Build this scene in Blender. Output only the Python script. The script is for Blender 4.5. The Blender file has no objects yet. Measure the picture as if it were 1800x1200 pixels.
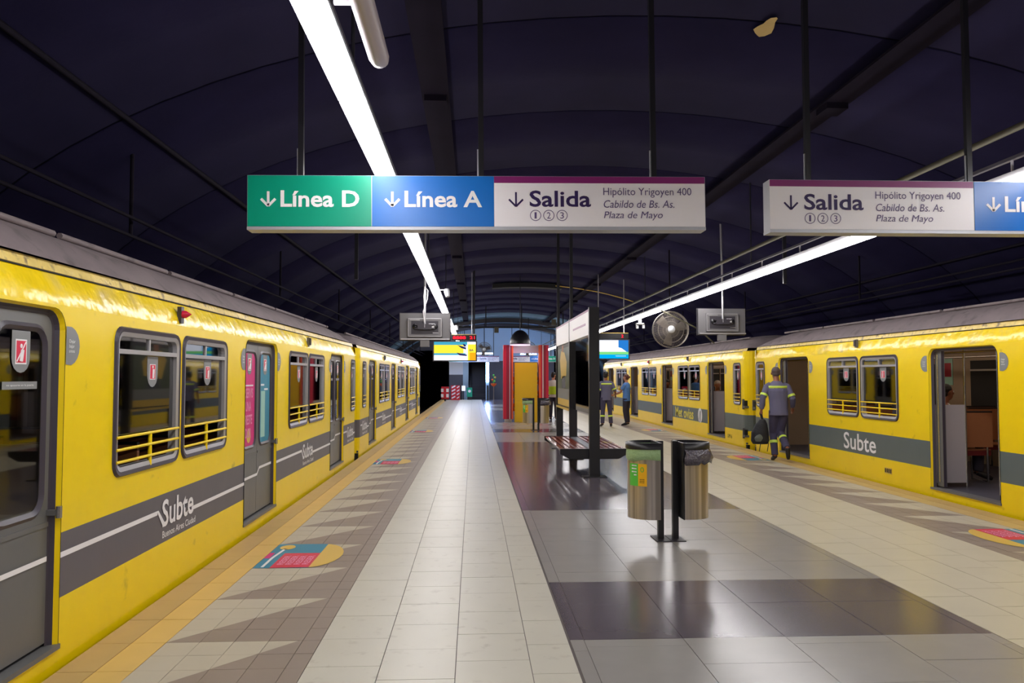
import bpy, math, random
from mathutils import Vector, Matrix
random.seed(7)
PI = math.pi
sc = bpy.context.scene
COL = sc.collection
# ---------------------------------------------------------------- camera
cam_d = bpy.data.cameras.new('camera'); cam = bpy.data.objects.new('camera', cam_d); COL.objects.link(cam)
cam_d.sensor_width = 36.0; cam_d.lens = 28.0; cam_d.clip_start = 0.05; cam_d.clip_end = 200
cam.location = (0, 0, 1.6)
cam.rotation_euler = (PI/2 + 0.0442, 0, -0.04853)
sc.camera = cam
# ---------------------------------------------------------------- world, exposure
w = bpy.data.worlds.new('world'); sc.world = w; w.use_nodes = True
w.node_tree.nodes['Background'].inputs[0].default_value = (0.012, 0.012, 0.03, 1)
w.node_tree.nodes['Background'].inputs[1].default_value = 1.0
sc.view_settings.view_transform = 'Standard'
sc.view_settings.look = 'None'
sc.view_settings.exposure = 0.0
sc.view_settings.gamma = 1.0
sc.view_settings.use_curve_mapping = False
LAMP = 29.0           # radiance of the platform tubes
CAR_LAMP = 3.2        # tubes inside the right-hand cars
END_LAMP = 60.0       # bluish tubes at the escalator end

# ---------------------------------------------------------------- materials
def lin(c):
    return tuple(((v/255.0)/12.92 if v/255.0 <= 0.04045 else ((v/255.0+0.055)/1.055)**2.4) for v in c) + (1,)
def mat(name, rgb, rough=0.5, metal=0.0, spec=0.5, var=0.0, vscale=3.0, bump=0.0, bscale=20.0, emit=None, estr=0.0, stain=None, coat=0.0, raw=False):
    m = bpy.data.materials.new(name); m.use_nodes = True
    nt = m.node_tree; b = nt.nodes['Principled BSDF']
    c = tuple(rgb)+(1,) if raw else lin(rgb)
    b.inputs['Base Color'].default_value = c
    b.inputs['Roughness'].default_value = rough
    b.inputs['Metallic'].default_value = metal
    b.inputs['Specular IOR Level'].default_value = spec
    b.inputs['Coat Weight'].default_value = coat
    if emit is not None:
        b.inputs['Emission Color'].default_value = lin(emit); b.inputs['Emission Strength'].default_value = estr
    geo = nt.nodes.new('ShaderNodeNewGeometry')
    def noise(scale, detail=5):
        n = nt.nodes.new('ShaderNodeTexNoise'); n.inputs['Scale'].default_value = scale; n.inputs['Detail'].default_value = detail
        nt.links.new(geo.outputs['Position'], n.inputs['Vector']); return n
    src = None
    if var:
        n = noise(vscale); mx = nt.nodes.new('ShaderNodeMix'); mx.data_type = 'RGBA'
        mx.inputs[6].default_value = tuple(v*(1-var) for v in c[:3])+(1,)
        mx.inputs[7].default_value = tuple(min(1, v*(1+var)) for v in c[:3])+(1,)
        nt.links.new(n.outputs['Fac'], mx.inputs[0]); src = mx.outputs[2]
    if stain:
        srgb, sscale, lo, hi = stain
        n = noise(sscale, 8); mr = nt.nodes.new('ShaderNodeMapRange'); mr.inputs[1].default_value = lo; mr.inputs[2].default_value = hi
        nt.links.new(n.outputs['Fac'], mr.inputs[0])
        mx = nt.nodes.new('ShaderNodeMix'); mx.data_type = 'RGBA'
        if src: nt.links.new(src, mx.inputs[6])
        else: mx.inputs[6].default_value = c
        mx.inputs[7].default_value = lin(srgb)
        nt.links.new(mr.outputs[0], mx.inputs[0]); src = mx.outputs[2]
    if src: nt.links.new(src, b.inputs['Base Color'])
    if bump:
        n = noise(bscale, 3); bp = nt.nodes.new('ShaderNodeBump'); bp.inputs['Strength'].default_value = bump; bp.inputs['Distance'].default_value = 0.02
        nt.links.new(n.outputs['Fac'], bp.inputs['Height']); nt.links.new(bp.outputs[0], b.inputs['Normal'])
    return m
def glow(name, rgb, s):
    m = bpy.data.materials.new(name); m.use_nodes = True; nt = m.node_tree; nt.nodes.clear()
    o = nt.nodes.new('ShaderNodeOutputMaterial'); e = nt.nodes.new('ShaderNodeEmission')
    e.inputs[0].default_value = lin(rgb); e.inputs[1].default_value = s; nt.links.new(e.outputs[0], o.inputs[0]); return m
def glassy(name, tint, rough=0.03, base=0.06):
    m = bpy.data.materials.new(name); m.use_nodes = True; nt = m.node_tree; nt.nodes.clear()
    o = nt.nodes.new('ShaderNodeOutputMaterial'); t = nt.nodes.new('ShaderNodeBsdfTransparent'); g = nt.nodes.new('ShaderNodeBsdfGlossy')
    t.inputs[0].default_value = tuple(tint)+(1,); g.inputs['Roughness'].default_value = rough
    f = nt.nodes.new('ShaderNodeFresnel'); f.inputs[0].default_value = 1.55
    a = nt.nodes.new('ShaderNodeMath'); a.operation = 'MULTIPLY_ADD'; a.inputs[1].default_value = 1.3; a.inputs[2].default_value = base; a.use_clamp = True
    mx = nt.nodes.new('ShaderNodeMixShader')
    nt.links.new(f.outputs[0], a.inputs[0]); nt.links.new(a.outputs[0], mx.inputs[0]); nt.links.new(t.outputs[0], mx.inputs[1]); nt.links.new(g.outputs[0], mx.inputs[2])
    nt.links.new(mx.outputs[0], o.inputs[0]); return m
M = {}
M['yellow'] = mat('yellow_paint', (240, 208, 2), 0.32, spec=0.35, var=0.06, vscale=1.3, bump=0.35, bscale=2.6, stain=((150, 128, 60), 5.0, 0.66, 0.85))
M['yellow_dented'] = mat('yellow_paint_dented', (240, 208, 10), 0.24, spec=0.45, var=0.12, vscale=3, bump=1.0, bscale=4.5, stain=((200, 176, 100), 3.0, 0.55, 0.8))
M['cantrail'] = mat('worn_cream_yellow', (222, 196, 110), 0.35, var=0.25, vscale=9, bump=0.5, bscale=12, stain=((120, 100, 80), 14.0, 0.55, 0.72))
M['band'] = mat('charcoal_livery', (92, 88, 94), 0.4, var=0.08, bump=0.15, bscale=3)
M['band_r'] = mat('slate_livery', (88, 98, 98), 0.45, var=0.08, bump=0.15, bscale=3)
M['leaf'] = mat('grey_door_paint', (98, 98, 98), 0.35, var=0.1, vscale=2, bump=0.15, bscale=4)
M['roof'] = mat('dusty_roof', (118, 106, 108), 0.75, var=0.25, vscale=4, stain=((70, 62, 62), 6.0, 0.55, 0.8))
M['gasket'] = mat('black_rubber', (58, 52, 64), 0.4)
M['alu'] = mat('aluminium', (185, 183, 186), 0.35, metal=0.6, var=0.1)
M['white_print'] = mat('white_print', (232, 230, 232), 0.4)
M['grey_vinyl'] = mat('grey_vinyl', (128, 130, 132), 0.45)
M['red_print'] = mat('red_print', (214, 30, 70), 0.4)
M['magenta'] = mat('magenta_poster', (205, 40, 120), 0.4)
M['pale_pink'] = mat('pale_pink_print', (238, 150, 190), 0.4)
M['teal_poster'] = mat('teal_poster', (40, 130, 160), 0.4)
M['mint'] = mat('mint_poster', (150, 195, 185), 0.4, var=0.1)
M['olive_poster'] = mat('dark_olive_poster', (78, 92, 80), 0.4, var=0.4, vscale=6)
M['gold'] = mat('gold_print', (214, 178, 84), 0.4)
M['faded_yellow'] = mat('faded_yellow_print', (214, 200, 70), 0.5)
M['glass'] = glassy('dark_tinted_glass', (0.42, 0.42, 0.4))
M['glass_clear'] = glassy('clear_glass', (0.75, 0.78, 0.78), base=0.1)
M['under'] = mat('underframe_black', (22, 22, 24), 0.8)
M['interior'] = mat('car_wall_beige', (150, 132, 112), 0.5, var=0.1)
M['int_shaded'] = mat('car_wall_shaded', (88, 78, 74), 0.5, var=0.1)  # darker copy of the car wall colour, shade of unlit cars painted in
M['car_floor'] = mat('car_floor', (70, 70, 84), 0.5, var=0.2, vscale=8)
M['screen_panel'] = mat('partition_laminate', (176, 170, 176), 0.5, var=0.05)
M['wood'] = mat('seat_wood', (160, 104, 68), 0.45, var=0.15)
M['seat_red'] = mat('seat_red', (110, 30, 32), 0.5)
M['chrome'] = mat('polished_steel', (190, 188, 186), 0.22, metal=0.9)
M['black'] = mat('black_metal', (26, 25, 30), 0.35, spec=0.5)
M['black_matte'] = mat('black_matte', (22, 20, 26), 0.7)
M['vault'] = mat('navy_vault_paint', (33, 30, 55), 0.9, spec=0.05, var=0.3, vscale=1.5, bump=0.2, bscale=8)
M['vault_gap'] = mat('vault_joint_dark', (14, 12, 28), 0.9, spec=0.1)
M['tray'] = mat('dusty_cable_tray', (26, 22, 34), 0.9, spec=0.05, var=0.3)
M['pipe'] = mat('olive_conduit', (84, 80, 66), 0.7, spec=0.3)
M['pipe_dark'] = mat('dark_conduit', (24, 20, 30), 0.85, spec=0.1)
M['lamp'] = glow('lit_tube_diffuser', (252, 248, 248), LAMP)
M['lamp_off'] = mat('unlit_tube_diffuser', (190, 180, 190), 0.35)
M['lamp_body'] = mat('lamp_housing', (170, 168, 172), 0.5)
M['tile_light'] = mat('cream_tile', (194, 190, 176), 0.38, spec=0.42, var=0.07, vscale=2.2, stain=((160, 152, 138), 9, 0.6, 0.85))
M['tile_warm'] = mat('warm_cream_tile', (196, 188, 166), 0.34, spec=0.42, var=0.07, vscale=2.2)
M['tile_tooth'] = mat('pale_tactile_tile', (184, 176, 158), 0.42, spec=0.4, var=0.06, vscale=3)
M['tile_brown'] = mat('taupe_tile', (140, 126, 116), 0.4, spec=0.4, var=0.07, vscale=3)
M['tile_grey'] = mat('grey_granite_tile', (148, 144, 140), 0.24, spec=0.55, var=0.07, vscale=4)
M['tile_dark'] = mat('charcoal_granite_tile', (88, 80, 88), 0.2, spec=0.6, var=0.08, vscale=5)
M['tile_yellow'] = mat('yellow_edge_tile', (212, 176, 100), 0.4, spec=0.4, var=0.08, vscale=4)
M['tile_tan'] = mat('tan_edge_tile', (192, 164, 108), 0.42, spec=0.4, var=0.08, vscale=4)
M['tile_ochre'] = mat('ochre_edge_tile', (182, 152, 100), 0.42, spec=0.4, var=0.1, vscale=4)
M['grout'] = mat('dark_grout', (92, 84, 82), 0.8)
M['concrete'] = mat('track_concrete', (50, 48, 52), 0.9, var=0.3)
M['rail'] = mat('rail_steel', (90, 80, 76), 0.4, metal=0.8)
M['sign_green'] = mat('sign_green', (0, 148, 118), 0.3, spec=0.5)
M['sign_blue'] = mat('sign_blue', (10, 108, 196), 0.3, spec=0.5)
M['sign_white'] = mat('sign_white', (246, 242, 246), 0.35, spec=0.5)
M['sign_purple'] = mat('sign_purple', (132, 30, 108), 0.35)
M['ink'] = mat('purple_ink', (42, 14, 84), 0.5)
M['ink_soft'] = mat('grey_violet_ink', (92, 76, 124), 0.5)
M['sign_case'] = mat('sign_case', (180, 182, 190), 0.4, metal=0.3)
M['steel'] = mat('streaked_steel', (200, 194, 190), 0.3, metal=0.92, var=0.12, vscale=2, bump=0.12, bscale=6)
M['liner'] = mat('green_bin_liner', (150, 180, 130), 0.35, bump=0.6, bscale=30)
M['liner_black'] = mat('black_bin_liner', (78, 72, 86), 0.12, spec=0.9, bump=1.0, bscale=28)
M['lime'] = mat('lime_print', (90, 196, 70), 0.4)
M['amber'] = mat('amber_print', (246, 184, 20), 0.4)
M['slat'] = mat('varnished_slat', (140, 52, 26), 0.22, spec=0.6, var=0.25, vscale=9, coat=0.4)
M['bench_grey'] = mat('bench_grey_strip', (120, 122, 132), 0.35)
M['kiosk_red'] = mat('crimson_panel', (205, 24, 60), 0.4)
M['kiosk_dark_red'] = mat('dark_red_panel', (150, 20, 50), 0.4)
M['kiosk_orange'] = mat('orange_panel', (235, 100, 40), 0.4)
M['kiosk_yellow'] = mat('mustard_panel', (232, 186, 8), 0.45, var=0.03)
M['tv_back'] = mat('grey_plastic', (112, 110, 112), 0.45)
M['tv_dark'] = mat('dark_plastic', (50, 46, 54), 0.5)
M['barrier_red'] = mat('barrier_red', (190, 24, 40), 0.45)
M['wall_white'] = mat('white_wall', (225, 228, 235), 0.6)
M['wall_blue'] = mat('pale_blue_wall', (176, 204, 226), 0.6)
M['vault_blue_lit'] = mat('vault_painted_blue_light', (92, 118, 140), 0.8, spec=0.1, var=0.2)  # lighter blue-grey colour imitates bluish light on the far vault
M['wall_grey'] = mat('grey_wall', (90, 90, 100), 0.7)
M['esc_dark'] = mat('escalator_dark', (26, 26, 38), 0.5)
M['fan_grey'] = mat('fan_guard', (128, 120, 112), 0.5, metal=0.3)
M['skin'] = mat('skin', (178, 122, 96), 0.55)
M['skin_dark'] = mat('tan_skin', (140, 88, 62), 0.55)
M['hair_black'] = mat('black_hair', (24, 20, 22), 0.5)
M['hair_brown'] = mat('brown_hair', (84, 42, 34), 0.5)
M['hair_grey'] = mat('grey_hair', (86, 72, 72), 0.6)
M['hair_white'] = mat('white_hair', (190, 180, 176), 0.6)
M['overall'] = mat('slate_work_cloth', (98, 96, 122), 0.8, bump=0.5, bscale=14)
M['overall_dark'] = mat('dark_work_cloth', (62, 58, 84), 0.8, bump=0.5, bscale=14)
M['hivis'] = mat('hivis_band', (205, 232, 90), 0.4, emit=None)
M['shirt_blue'] = mat('blue_shirt_cloth', (82, 126, 190), 0.8, bump=0.4, bscale=14)
M['trouser_dark'] = mat('dark_trouser_cloth', (46, 42, 56), 0.8)
M['shoe'] = mat('black_leather', (24, 20, 24), 0.4)
M['shirt_white'] = mat('white_shirt_cloth', (205, 205, 200), 0.8)
M['vest_yellow'] = mat('hivis_vest', (176, 214, 30), 0.7)
M['bag'] = mat('black_nylon', (28, 28, 34), 0.7, bump=0.4, bscale=30)
M['bag_grey'] = mat('grey_nylon', (92, 98, 92), 0.7)
M['led'] = glow('red_led', (255, 30, 50), 2.2)
M['scr_white'] = glow('screen_white', (235, 240, 255), 1.5)
M['scr_yellow'] = glow('screen_yellow', (250, 225, 60), 1.25)
M['scr_orange'] = glow('screen_orange', (250, 170, 30), 1.2)
M['scr_blue'] = glow('screen_blue', (40, 120, 200), 1.2)
M['scr_teal'] = glow('screen_teal', (70, 170, 200), 1.1)
M['scr_green'] = glow('screen_green', (130, 220, 130), 1.1)
M['scr_cyan'] = glow('screen_cyan', (0, 160, 225), 1.3)
M['scr_dark'] = glow('screen_navy', (50, 50, 110), 0.8)
M['car_lamp'] = glow('car_tube', (255, 226, 196), CAR_LAMP)
M['end_lamp'] = glow('blue_white_tube', (150, 185, 255), END_LAMP)
M['dome_light'] = glow('pink_white_ring', (255, 190, 250), 4.0)
M['plaster'] = mat('bare_plaster', (176, 150, 96), 0.9, bump=0.6, bscale=40)

def paint_reflections(m, c0, c1):  # vertical pale and dark streaks in the base colour stand in for reflections
    nt = m.node_tree; b = nt.nodes['Principled BSDF']; geo = nt.nodes.new('ShaderNodeNewGeometry'); mp = nt.nodes.new('ShaderNodeMapping')
    mp.inputs['Scale'].default_value = (22, 22, 0.25); n = nt.nodes.new('ShaderNodeTexNoise'); n.inputs['Scale'].default_value = 1.0; n.inputs['Detail'].default_value = 4
    mr = nt.nodes.new('ShaderNodeMapRange'); mr.inputs[1].default_value = 0.35; mr.inputs[2].default_value = 0.68
    mx = nt.nodes.new('ShaderNodeMix'); mx.data_type = 'RGBA'; mx.inputs[6].default_value = lin(c0); mx.inputs[7].default_value = lin(c1)
    for x, y in ((geo.outputs['Position'], mp.inputs['Vector']), (mp.outputs[0], n.inputs['Vector']), (n.outputs['Fac'], mr.inputs[0]), (mr.outputs[0], mx.inputs[0]), (mx.outputs[2], b.inputs['Base Color'])): nt.links.new(x, y)
paint_reflections(M['steel'], (158, 148, 138), (214, 204, 194))
# ---------------------------------------------------------------- mesh helpers
class MB:
    def __init__(s): s.v = []; s.f = []; s.mi = []; s.m = []; s.sm = []
    def mid(s, m):
        if m not in s.m: s.m.append(m)
        return s.m.index(m)
    def add(s, vs, fs, m, smooth=False):
        k = len(s.v); s.v += [tuple(p) for p in vs]; i = s.mid(m)
        for f in fs: s.f.append(tuple(k+q for q in f)); s.mi.append(i); s.sm.append(smooth)
        return s
    def box(s, x0, x1, y0, y1, z0, z1, m):
        x0, x1 = min(x0, x1), max(x0, x1); y0, y1 = min(y0, y1), max(y0, y1); z0, z1 = min(z0, z1), max(z0, z1)
        return s.add([(x0,y0,z0),(x1,y0,z0),(x1,y1,z0),(x0,y1,z0),(x0,y0,z1),(x1,y0,z1),(x1,y1,z1),(x0,y1,z1)],
              [(0,3,2,1),(4,5,6,7),(0,1,5,4),(1,2,6,5),(2,3,7,6),(3,0,4,7)], m)
    def tube(s, pts, r, m, n=8, cap=True, smooth=True):
        pts = [Vector(p) for p in pts]; rs = r if isinstance(r, (list, tuple)) else [r]*len(pts)
        rings = []; prev = None
        for i, p in enumerate(pts):
            d = (pts[min(i+1, len(pts)-1)] - pts[max(i-1, 0)]).normalized()
            if prev is None:
                a = Vector((0,0,1)) if abs(d.z) < 0.9 else Vector((1,0,0)); u = d.cross(a).normalized()
            else: u = (prev - d*prev.dot(d)).normalized()
            prev = u; q = d.cross(u)
            rings.append([p + (u*math.cos(2*PI*k/n) + q*math.sin(2*PI*k/n))*rs[i] for k in range(n)])
        vs = [v for rg in rings for v in rg]; fs = []
        for i in range(len(pts)-1):
            for k in range(n): fs.append((i*n+k, i*n+(k+1)%n, (i+1)*n+(k+1)%n, (i+1)*n+k))
        s.add(vs, fs, m, smooth)
        if cap:
            s.add(rings[0], [tuple(range(n))], m); s.add(rings[-1], [tuple(range(n))[::-1]], m)
        return s
    def prism(s, poly, z0, z1, m, axis='z'):
        n = len(poly)
        def P(a, b, c):
            return {'z': (a, b, c), 'y': (a, c, b), 'x': (c, a, b)}[axis]
        vs = [P(a, b, z0) for a, b in poly] + [P(a, b, z1) for a, b in poly]
        fs = [tuple(range(n))[::-1], tuple(range(n, 2*n))] + [(k, (k+1) % n, n+(k+1) % n, n+k) for k in range(n)]
        return s.add(vs, fs, m)
    def rings(s, rs, m, smooth=True, cap=True, close=True):
        n = len(rs[0]); vs = [p for r in rs for p in r]; fs = []
        for i in range(len(rs)-1):
            for k in range(n if close else n-1): fs.append((i*n+k, i*n+(k+1) % n, (i+1)*n+(k+1) % n, (i+1)*n+k))
        s.add(vs, fs, m, smooth)
        if cap: s.add(rs[0], [tuple(range(n))[::-1]], m); s.add(rs[-1], [tuple(range(n))], m)
        return s
    def lathe(s, prof, c, m, n=24, smooth=True, axis='z', a0=0, a1=2*PI):
        rs = []
        for r, h in prof:
            rg = []
            for k in range(n):
                a = a0 + (a1-a0)*k/n
                x, y = r*math.cos(a), r*math.sin(a)
                rg.append({'z': (c[0]+x, c[1]+y, c[2]+h), 'y': (c[0]+x, c[1]+h, c[2]+y), 'x': (c[0]+h, c[1]+x, c[2]+y)}[axis])
            rs.append(rg)
        return s.rings(rs, m, smooth, cap=False)
    def ball(s, c, r, m, n=14):
        rx, ry, rz = r if isinstance(r, (tuple, list)) else (r, r, r)
        rs = []
        for i in range(n//2+1):
            t = PI*i/(n//2); q = max(math.sin(t), 0.001)
            rs.append([(c[0]+rx*q*math.cos(2*PI*k/n), c[1]+ry*q*math.sin(2*PI*k/n), c[2]-rz*math.cos(t)) for k in range(n)])
        return s.rings(rs, m)
    def build(s, name, parent=None, loc=(0,0,0), rot=(0,0,0), fix=True):
        me = bpy.data.meshes.new(name); me.from_pydata(s.v, [], s.f)
        for m in s.m: me.materials.append(M[m])
        me.polygons.foreach_set('material_index', s.mi); me.polygons.foreach_set('use_smooth', s.sm)
        me.validate(); me.update()
        o = bpy.data.objects.new(name, me); COL.objects.link(o)
        o.location = loc; o.rotation_euler = rot
        if parent: o.parent = parent
        return o
def tag(o, label, cat, group=None, kind=None):
    o['label'] = label; o['category'] = cat
    if group: o['group'] = group
    if kind: o['kind'] = kind
    return o
def thing(name, label, cat, loc=(0,0,0), rz=0, group=None, rot=None):
    o = bpy.data.objects.new(name, None); COL.objects.link(o); o.location = loc; o.rotation_euler = rot or (0,0,rz)
    o.empty_display_size = 0.1
    return tag(o, label, cat, group)
ONES = 'first second third fourth fifth sixth seventh eighth ninth tenth eleventh twelfth thirteenth fourteenth fifteenth sixteenth seventeenth eighteenth nineteenth'.split()
def ordinal(n):
    if n < 20: return ONES[n-1]
    t_, o_ = divmod(n, 10)
    return {2:'twentieth',3:'thirtieth'}[t_] if o_ == 0 else {2:'twenty-',3:'thirty-'}[t_]+ONES[o_-1]
def struct(o): o['kind'] = 'structure'; return o
def copy_tree(o, parent=None):
    c = o.copy(); COL.objects.link(c); c.parent = parent
    for ch in list(o.children): copy_tree(ch, c)
    return c
def rrect(w, h, r, n=5, bottom=True, cx=0, cy=0):
    pts = []
    for qx, qy, a in ((1,1,0), (-1,1,90), (-1,-1,180), (1,-1,270)):
        rr = r if (qy > 0 or bottom) else 0.001
        for k in range(n+1):
            t = math.radians(a + 90*k/n)
            pts.append((cx + qx*(w/2-rr) + rr*math.cos(t), cy + qy*(h/2-rr) + rr*math.sin(t)))
    return pts
def text(s, name, mat_, parent, width, height, centre, normal='-y', bold=0.0, shear=0.0, thick=0.002, left=None, space=1.0):
    """lettering mesh fitted to width x height; normal gives the side it is read from"""
    cu = bpy.data.curves.new(name, 'FONT'); cu.body = s; cu.size = 1; cu.offset = bold; cu.shear = shear; cu.resolution_u = 3
    cu.extrude = 0.0; cu.space_character = space; cu.space_line = 1.0
    ob = bpy.data.objects.new(name, cu); COL.objects.link(ob)
    bpy.context.view_layer.update()
    me = bpy.data.meshes.new_from_object(ob.evaluated_get(bpy.context.evaluated_depsgraph_get()))
    bpy.data.objects.remove(ob); bpy.data.curves.remove(cu)
    xs = [v.co.x for v in me.vertices]; ys = [v.co.y for v in me.vertices]
    x0, x1, y0, y1 = min(xs), max(xs), min(ys), max(ys)
    for v in me.vertices:
        a = (v.co.x-(x0+x1)/2)/(x1-x0)*width; b = (v.co.y-(y0+y1)/2)/(y1-y0)*height
        v.co = {'-y': (a, -thick, b), '+x': (thick, a, b), '-x': (-thick, -a, b), '+z': (a, b, thick), 'z90': (-b, a, thick), 'zneg': (b, -a, thick)}[normal]
    me.name = name; me.materials.clear(); me.materials.append(M[mat_])
    o = bpy.data.objects.new(name, me); COL.objects.link(o); o.parent = parent; o.location = centre
    return o

# ================================================================ SETTING
PXL, PXR = -2.26, 6.11        # platform edges
END = 56.0
# --- floor slab and tiles
slab = MB(); slab.box(PXL, PXR, -15.0, END, -1.1, -0.006, 'grout'); floor = struct(slab.build('floor'))
def tile(poly, m, name, far=None, g=0.0022):
    # shrink polygon towards its centroid by the joint width
    cx = sum(p[0] for p in poly)/len(poly); cy = sum(p[1] for p in poly)/len(poly)
    mb = far if far is not None else MB()
    q = []
    for x, y in poly:
        dx, dy = x-cx, y-cy
        q.append((x - (g if dx > 0 else -g), y - (g if dy > 0 else -g)))
    if abs(sum(q[i][0]*q[(i+1) % len(q)][1]-q[(i+1) % len(q)][0]*q[i][1] for i in range(len(q)))) < 2e-4: return
    if sum(q[i][0]*q[(i+1) % len(q)][1]-q[(i+1) % len(q)][0]*q[i][1] for i in range(len(q))) < 0: q = q[::-1]
    dz = random.uniform(-0.0006, 0.0006) if far is None else 0
    mb.prism(q, -0.0055, 0.0+dz, m)
    if far is None: mb.build(name, floor)
FAR = {}
def far_mb(k):
    if k not in FAR: FAR[k] = MB()
    return FAR[k]
def column(x0, x1, y0, y1, pitch, off, m, name, limit):
    k = math.floor((y0-off)/pitch); y = off + k*pitch
    while y < y1:
        a, b = max(y, y0), min(y+pitch, y1)
        if b-a > 0.02:
            mm = m(0.5*(a+b)) if callable(m) else m
            near = a < limit
            tile([(x0,a),(x1,a),(x1,b),(x0,b)], mm, name, None if near else far_mb(name))
        y += pitch
# light bands
for (c, off) in zip([(-0.92,-0.51),(-0.51,-0.094),(-0.094,0.323),(0.323,0.578)], [4.518-.468, 4.311, 4.571-.468, 4.357]):
    column(c[0], c[1], 2.6, END, 0.4685, off, 'tile_light', 'cream_tile', 10.5)
for (c, off) in zip([(3.25,3.64),(3.64,4.02),(4.02,4.40),(4.40,4.78)], [0.1, 0.3, 0.0, 0.23]):
    column(c[0], c[1], 2.6, END, 0.4685, off, 'tile_warm', 'warm_cream_tile', 10.5)
# edge bands
for x0, x1, m, nm in ((-2.26,-2.05,'tile_ochre','ochre_edge_tile'), (-2.05,-1.845,'tile_yellow','yellow_edge_tile'), (5.70,5.90,'tile_tan','yellow_edge_tile'), (5.90,6.11,'tile_ochre','ochre_edge_tile')):
    column(x0, x1, 2.6, END, 0.2325*2 if x0 < 0 else 0.465, 4.97, m, nm, 9.0 if x0 < 0 else 10.0)
# central zone: dark and grey fields
DARK = [(4.9,6.26),(9.6,19.6),(23.0,24.4),(28.0,38.0),(41.3,42.7),(46.0,56.0)]
def breaks():
    b = [2.6]; 
    for a, c in DARK: b += [a, c]
    return b + ([END] if b[-1] < END else [])
BR = breaks()
cols_c = [(0.59,0.675),(0.675,1.287),(1.287,1.925),(1.925,2.55),(2.55,3.17),(3.17,3.245)]
for i in range(len(BR)-1):
    a, b = BR[i], BR[i+1]; dark = any(abs(a-q[0]) < 1e-6 for q in DARK)
    for j, (x0, x1) in enumerate(cols_c):
        if j in (0, 5): column(x0, x1, a, b, 1.4 if dark else 0.7, a, 'tile_dark' if dark else 'tile_grey', 'charcoal_tile' if dark else 'grey_tile', 12)
        elif dark: column(x0, x1, a, b, 0.74, a, 'tile_dark', 'charcoal_tile', 12)
        else:
            column(x0, x1, a, b, 0.62, a + (0.31 if j % 2 else 0.0), 'tile_grey', 'grey_tile', 12)
# saw-tooth zones: light wedges over taupe tiles
def clip(poly, f):
    out = []
    for i in range(len(poly)):
        p, q = poly[i], poly[(i+1) % len(poly)]; fp, fq = f(p), f(q)
        if fp >= 0: out.append(p)
        if fp*fq < 0:
            t = fp/(fp-fq); out.append((p[0]+(q[0]-p[0])*t, p[1]+(q[1]-p[1])*t))
    return out
def teeth(base, tip, edge, ys, y0, y1, limit, cols):
    P = 0.93; py = P/4
    k0 = math.floor((y0-ys)/P)
    for k in range(k0, int((y1-ys)/P)+1):
        for r in range(4):
            a = ys + k*P + r*py; b = a + py
            if a < y0 or b > y1: continue
            near = a < limit
            # wedge: far edge at Y = ys+(k+1)P, tip there; diagonal back to base at ys+kP
            Y0 = ys + k*P
            f = lambda p: ((p[1]-Y0)/P) - (p[0]-base)/(tip-base)
            for (c0, c1) in cols:
                cell = [(c0,a),(c1,a),(c1,b),(c0,b)]
                L = clip(cell, f); D = clip(cell, lambda p: -f(p))
                if len(L) > 2: tile(L, 'tile_tooth', 'tactile_tile', None if near else far_mb('tactile_tile'), 0.0016)
                if len(D) > 2: tile(D, 'tile_brown', 'taupe_tile', None if near else far_mb('taupe_tile'), 0.0016)
cl = [-1.845,-1.645,-1.44,-1.235,-1.03,-0.92]
teeth(-1.845, -1.05, -0.92, 4.97-0.93, 2.8, END, 8.2, list(zip(cl, cl[1:])))
cr = [4.78, 4.9, 5.1, 5.3, 5.5, 5.7]
teeth(5.70, 4.93, 4.78, 9.94-0.93, 2.8, END, 7.4, list(zip(cr, cr[1:])))
for k, mb in FAR.items():
    o = mb.build(k.replace('_tile', '_paving'), floor); o['kind'] = 'stuff'
# --- track beds, vault, end wall
tb = MB()
tb.box(-5.8, PXL, -15, 75, -1.3, -1.05, 'concrete'); tb.box(PXR, 9.7, -15, 75, -1.3, -1.05, 'concrete')
struct(tb.build('trim_1'))
rl = thing('track', 'pair of steel rails on the left track bed beyond the train', 'track', (-3.6, 0, -1.05), 0, 'running rails')
for dx in (-0.72, 0.72): MB().box(dx-0.035, dx+0.035, -5, 74, 0, 0.15, 'rail').build('rail', rl)
rl2 = copy_tree(rl); rl2.location = (7.5, 0, -1.05); rl2['label'] = 'pair of steel rails under the right-hand train'
CXV, ZV, AV, BV = 1.92, 1.2, 7.6, 4.0
def vpt(x, y, off=0.0):
    t = max(-1, min(1, (x-CXV)/AV)); return (x, y, ZV + (BV-off)*math.sqrt(1-t*t))
ceil = MB(); n = 40
def arc(y, extra=0.0):
    return [(CXV - (AV+extra)*math.cos(PI*k/n), y, ZV + (BV+extra)*math.sin(PI*k/n)) for k in range(n+1)]
ceil.rings([arc(-15, .018), arc(72, .018)], 'vault_gap', cap=False, close=False)
ceiling = struct(ceil.build('ceiling'))
y = -14.9
k = 0
while y < 58:
    vm_ = 'vault' if y < 44 else 'vault_blue_lit'  # the last panels carry the bluish light in their colour
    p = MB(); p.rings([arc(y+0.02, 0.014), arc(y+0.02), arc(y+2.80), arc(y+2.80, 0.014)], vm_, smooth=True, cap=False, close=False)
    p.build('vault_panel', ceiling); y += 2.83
for nm, x in (('wall_left', -5.68), ('wall_right', 9.52)):
    struct(MB().box(x-0.1, x+0.1, -15, 72, -1.3, 1.25, 'vault').build(nm))
struct(MB().box(-6, 10, -15.2, -15, -1.3, 6, 'vault').build('wall_back'))
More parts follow.
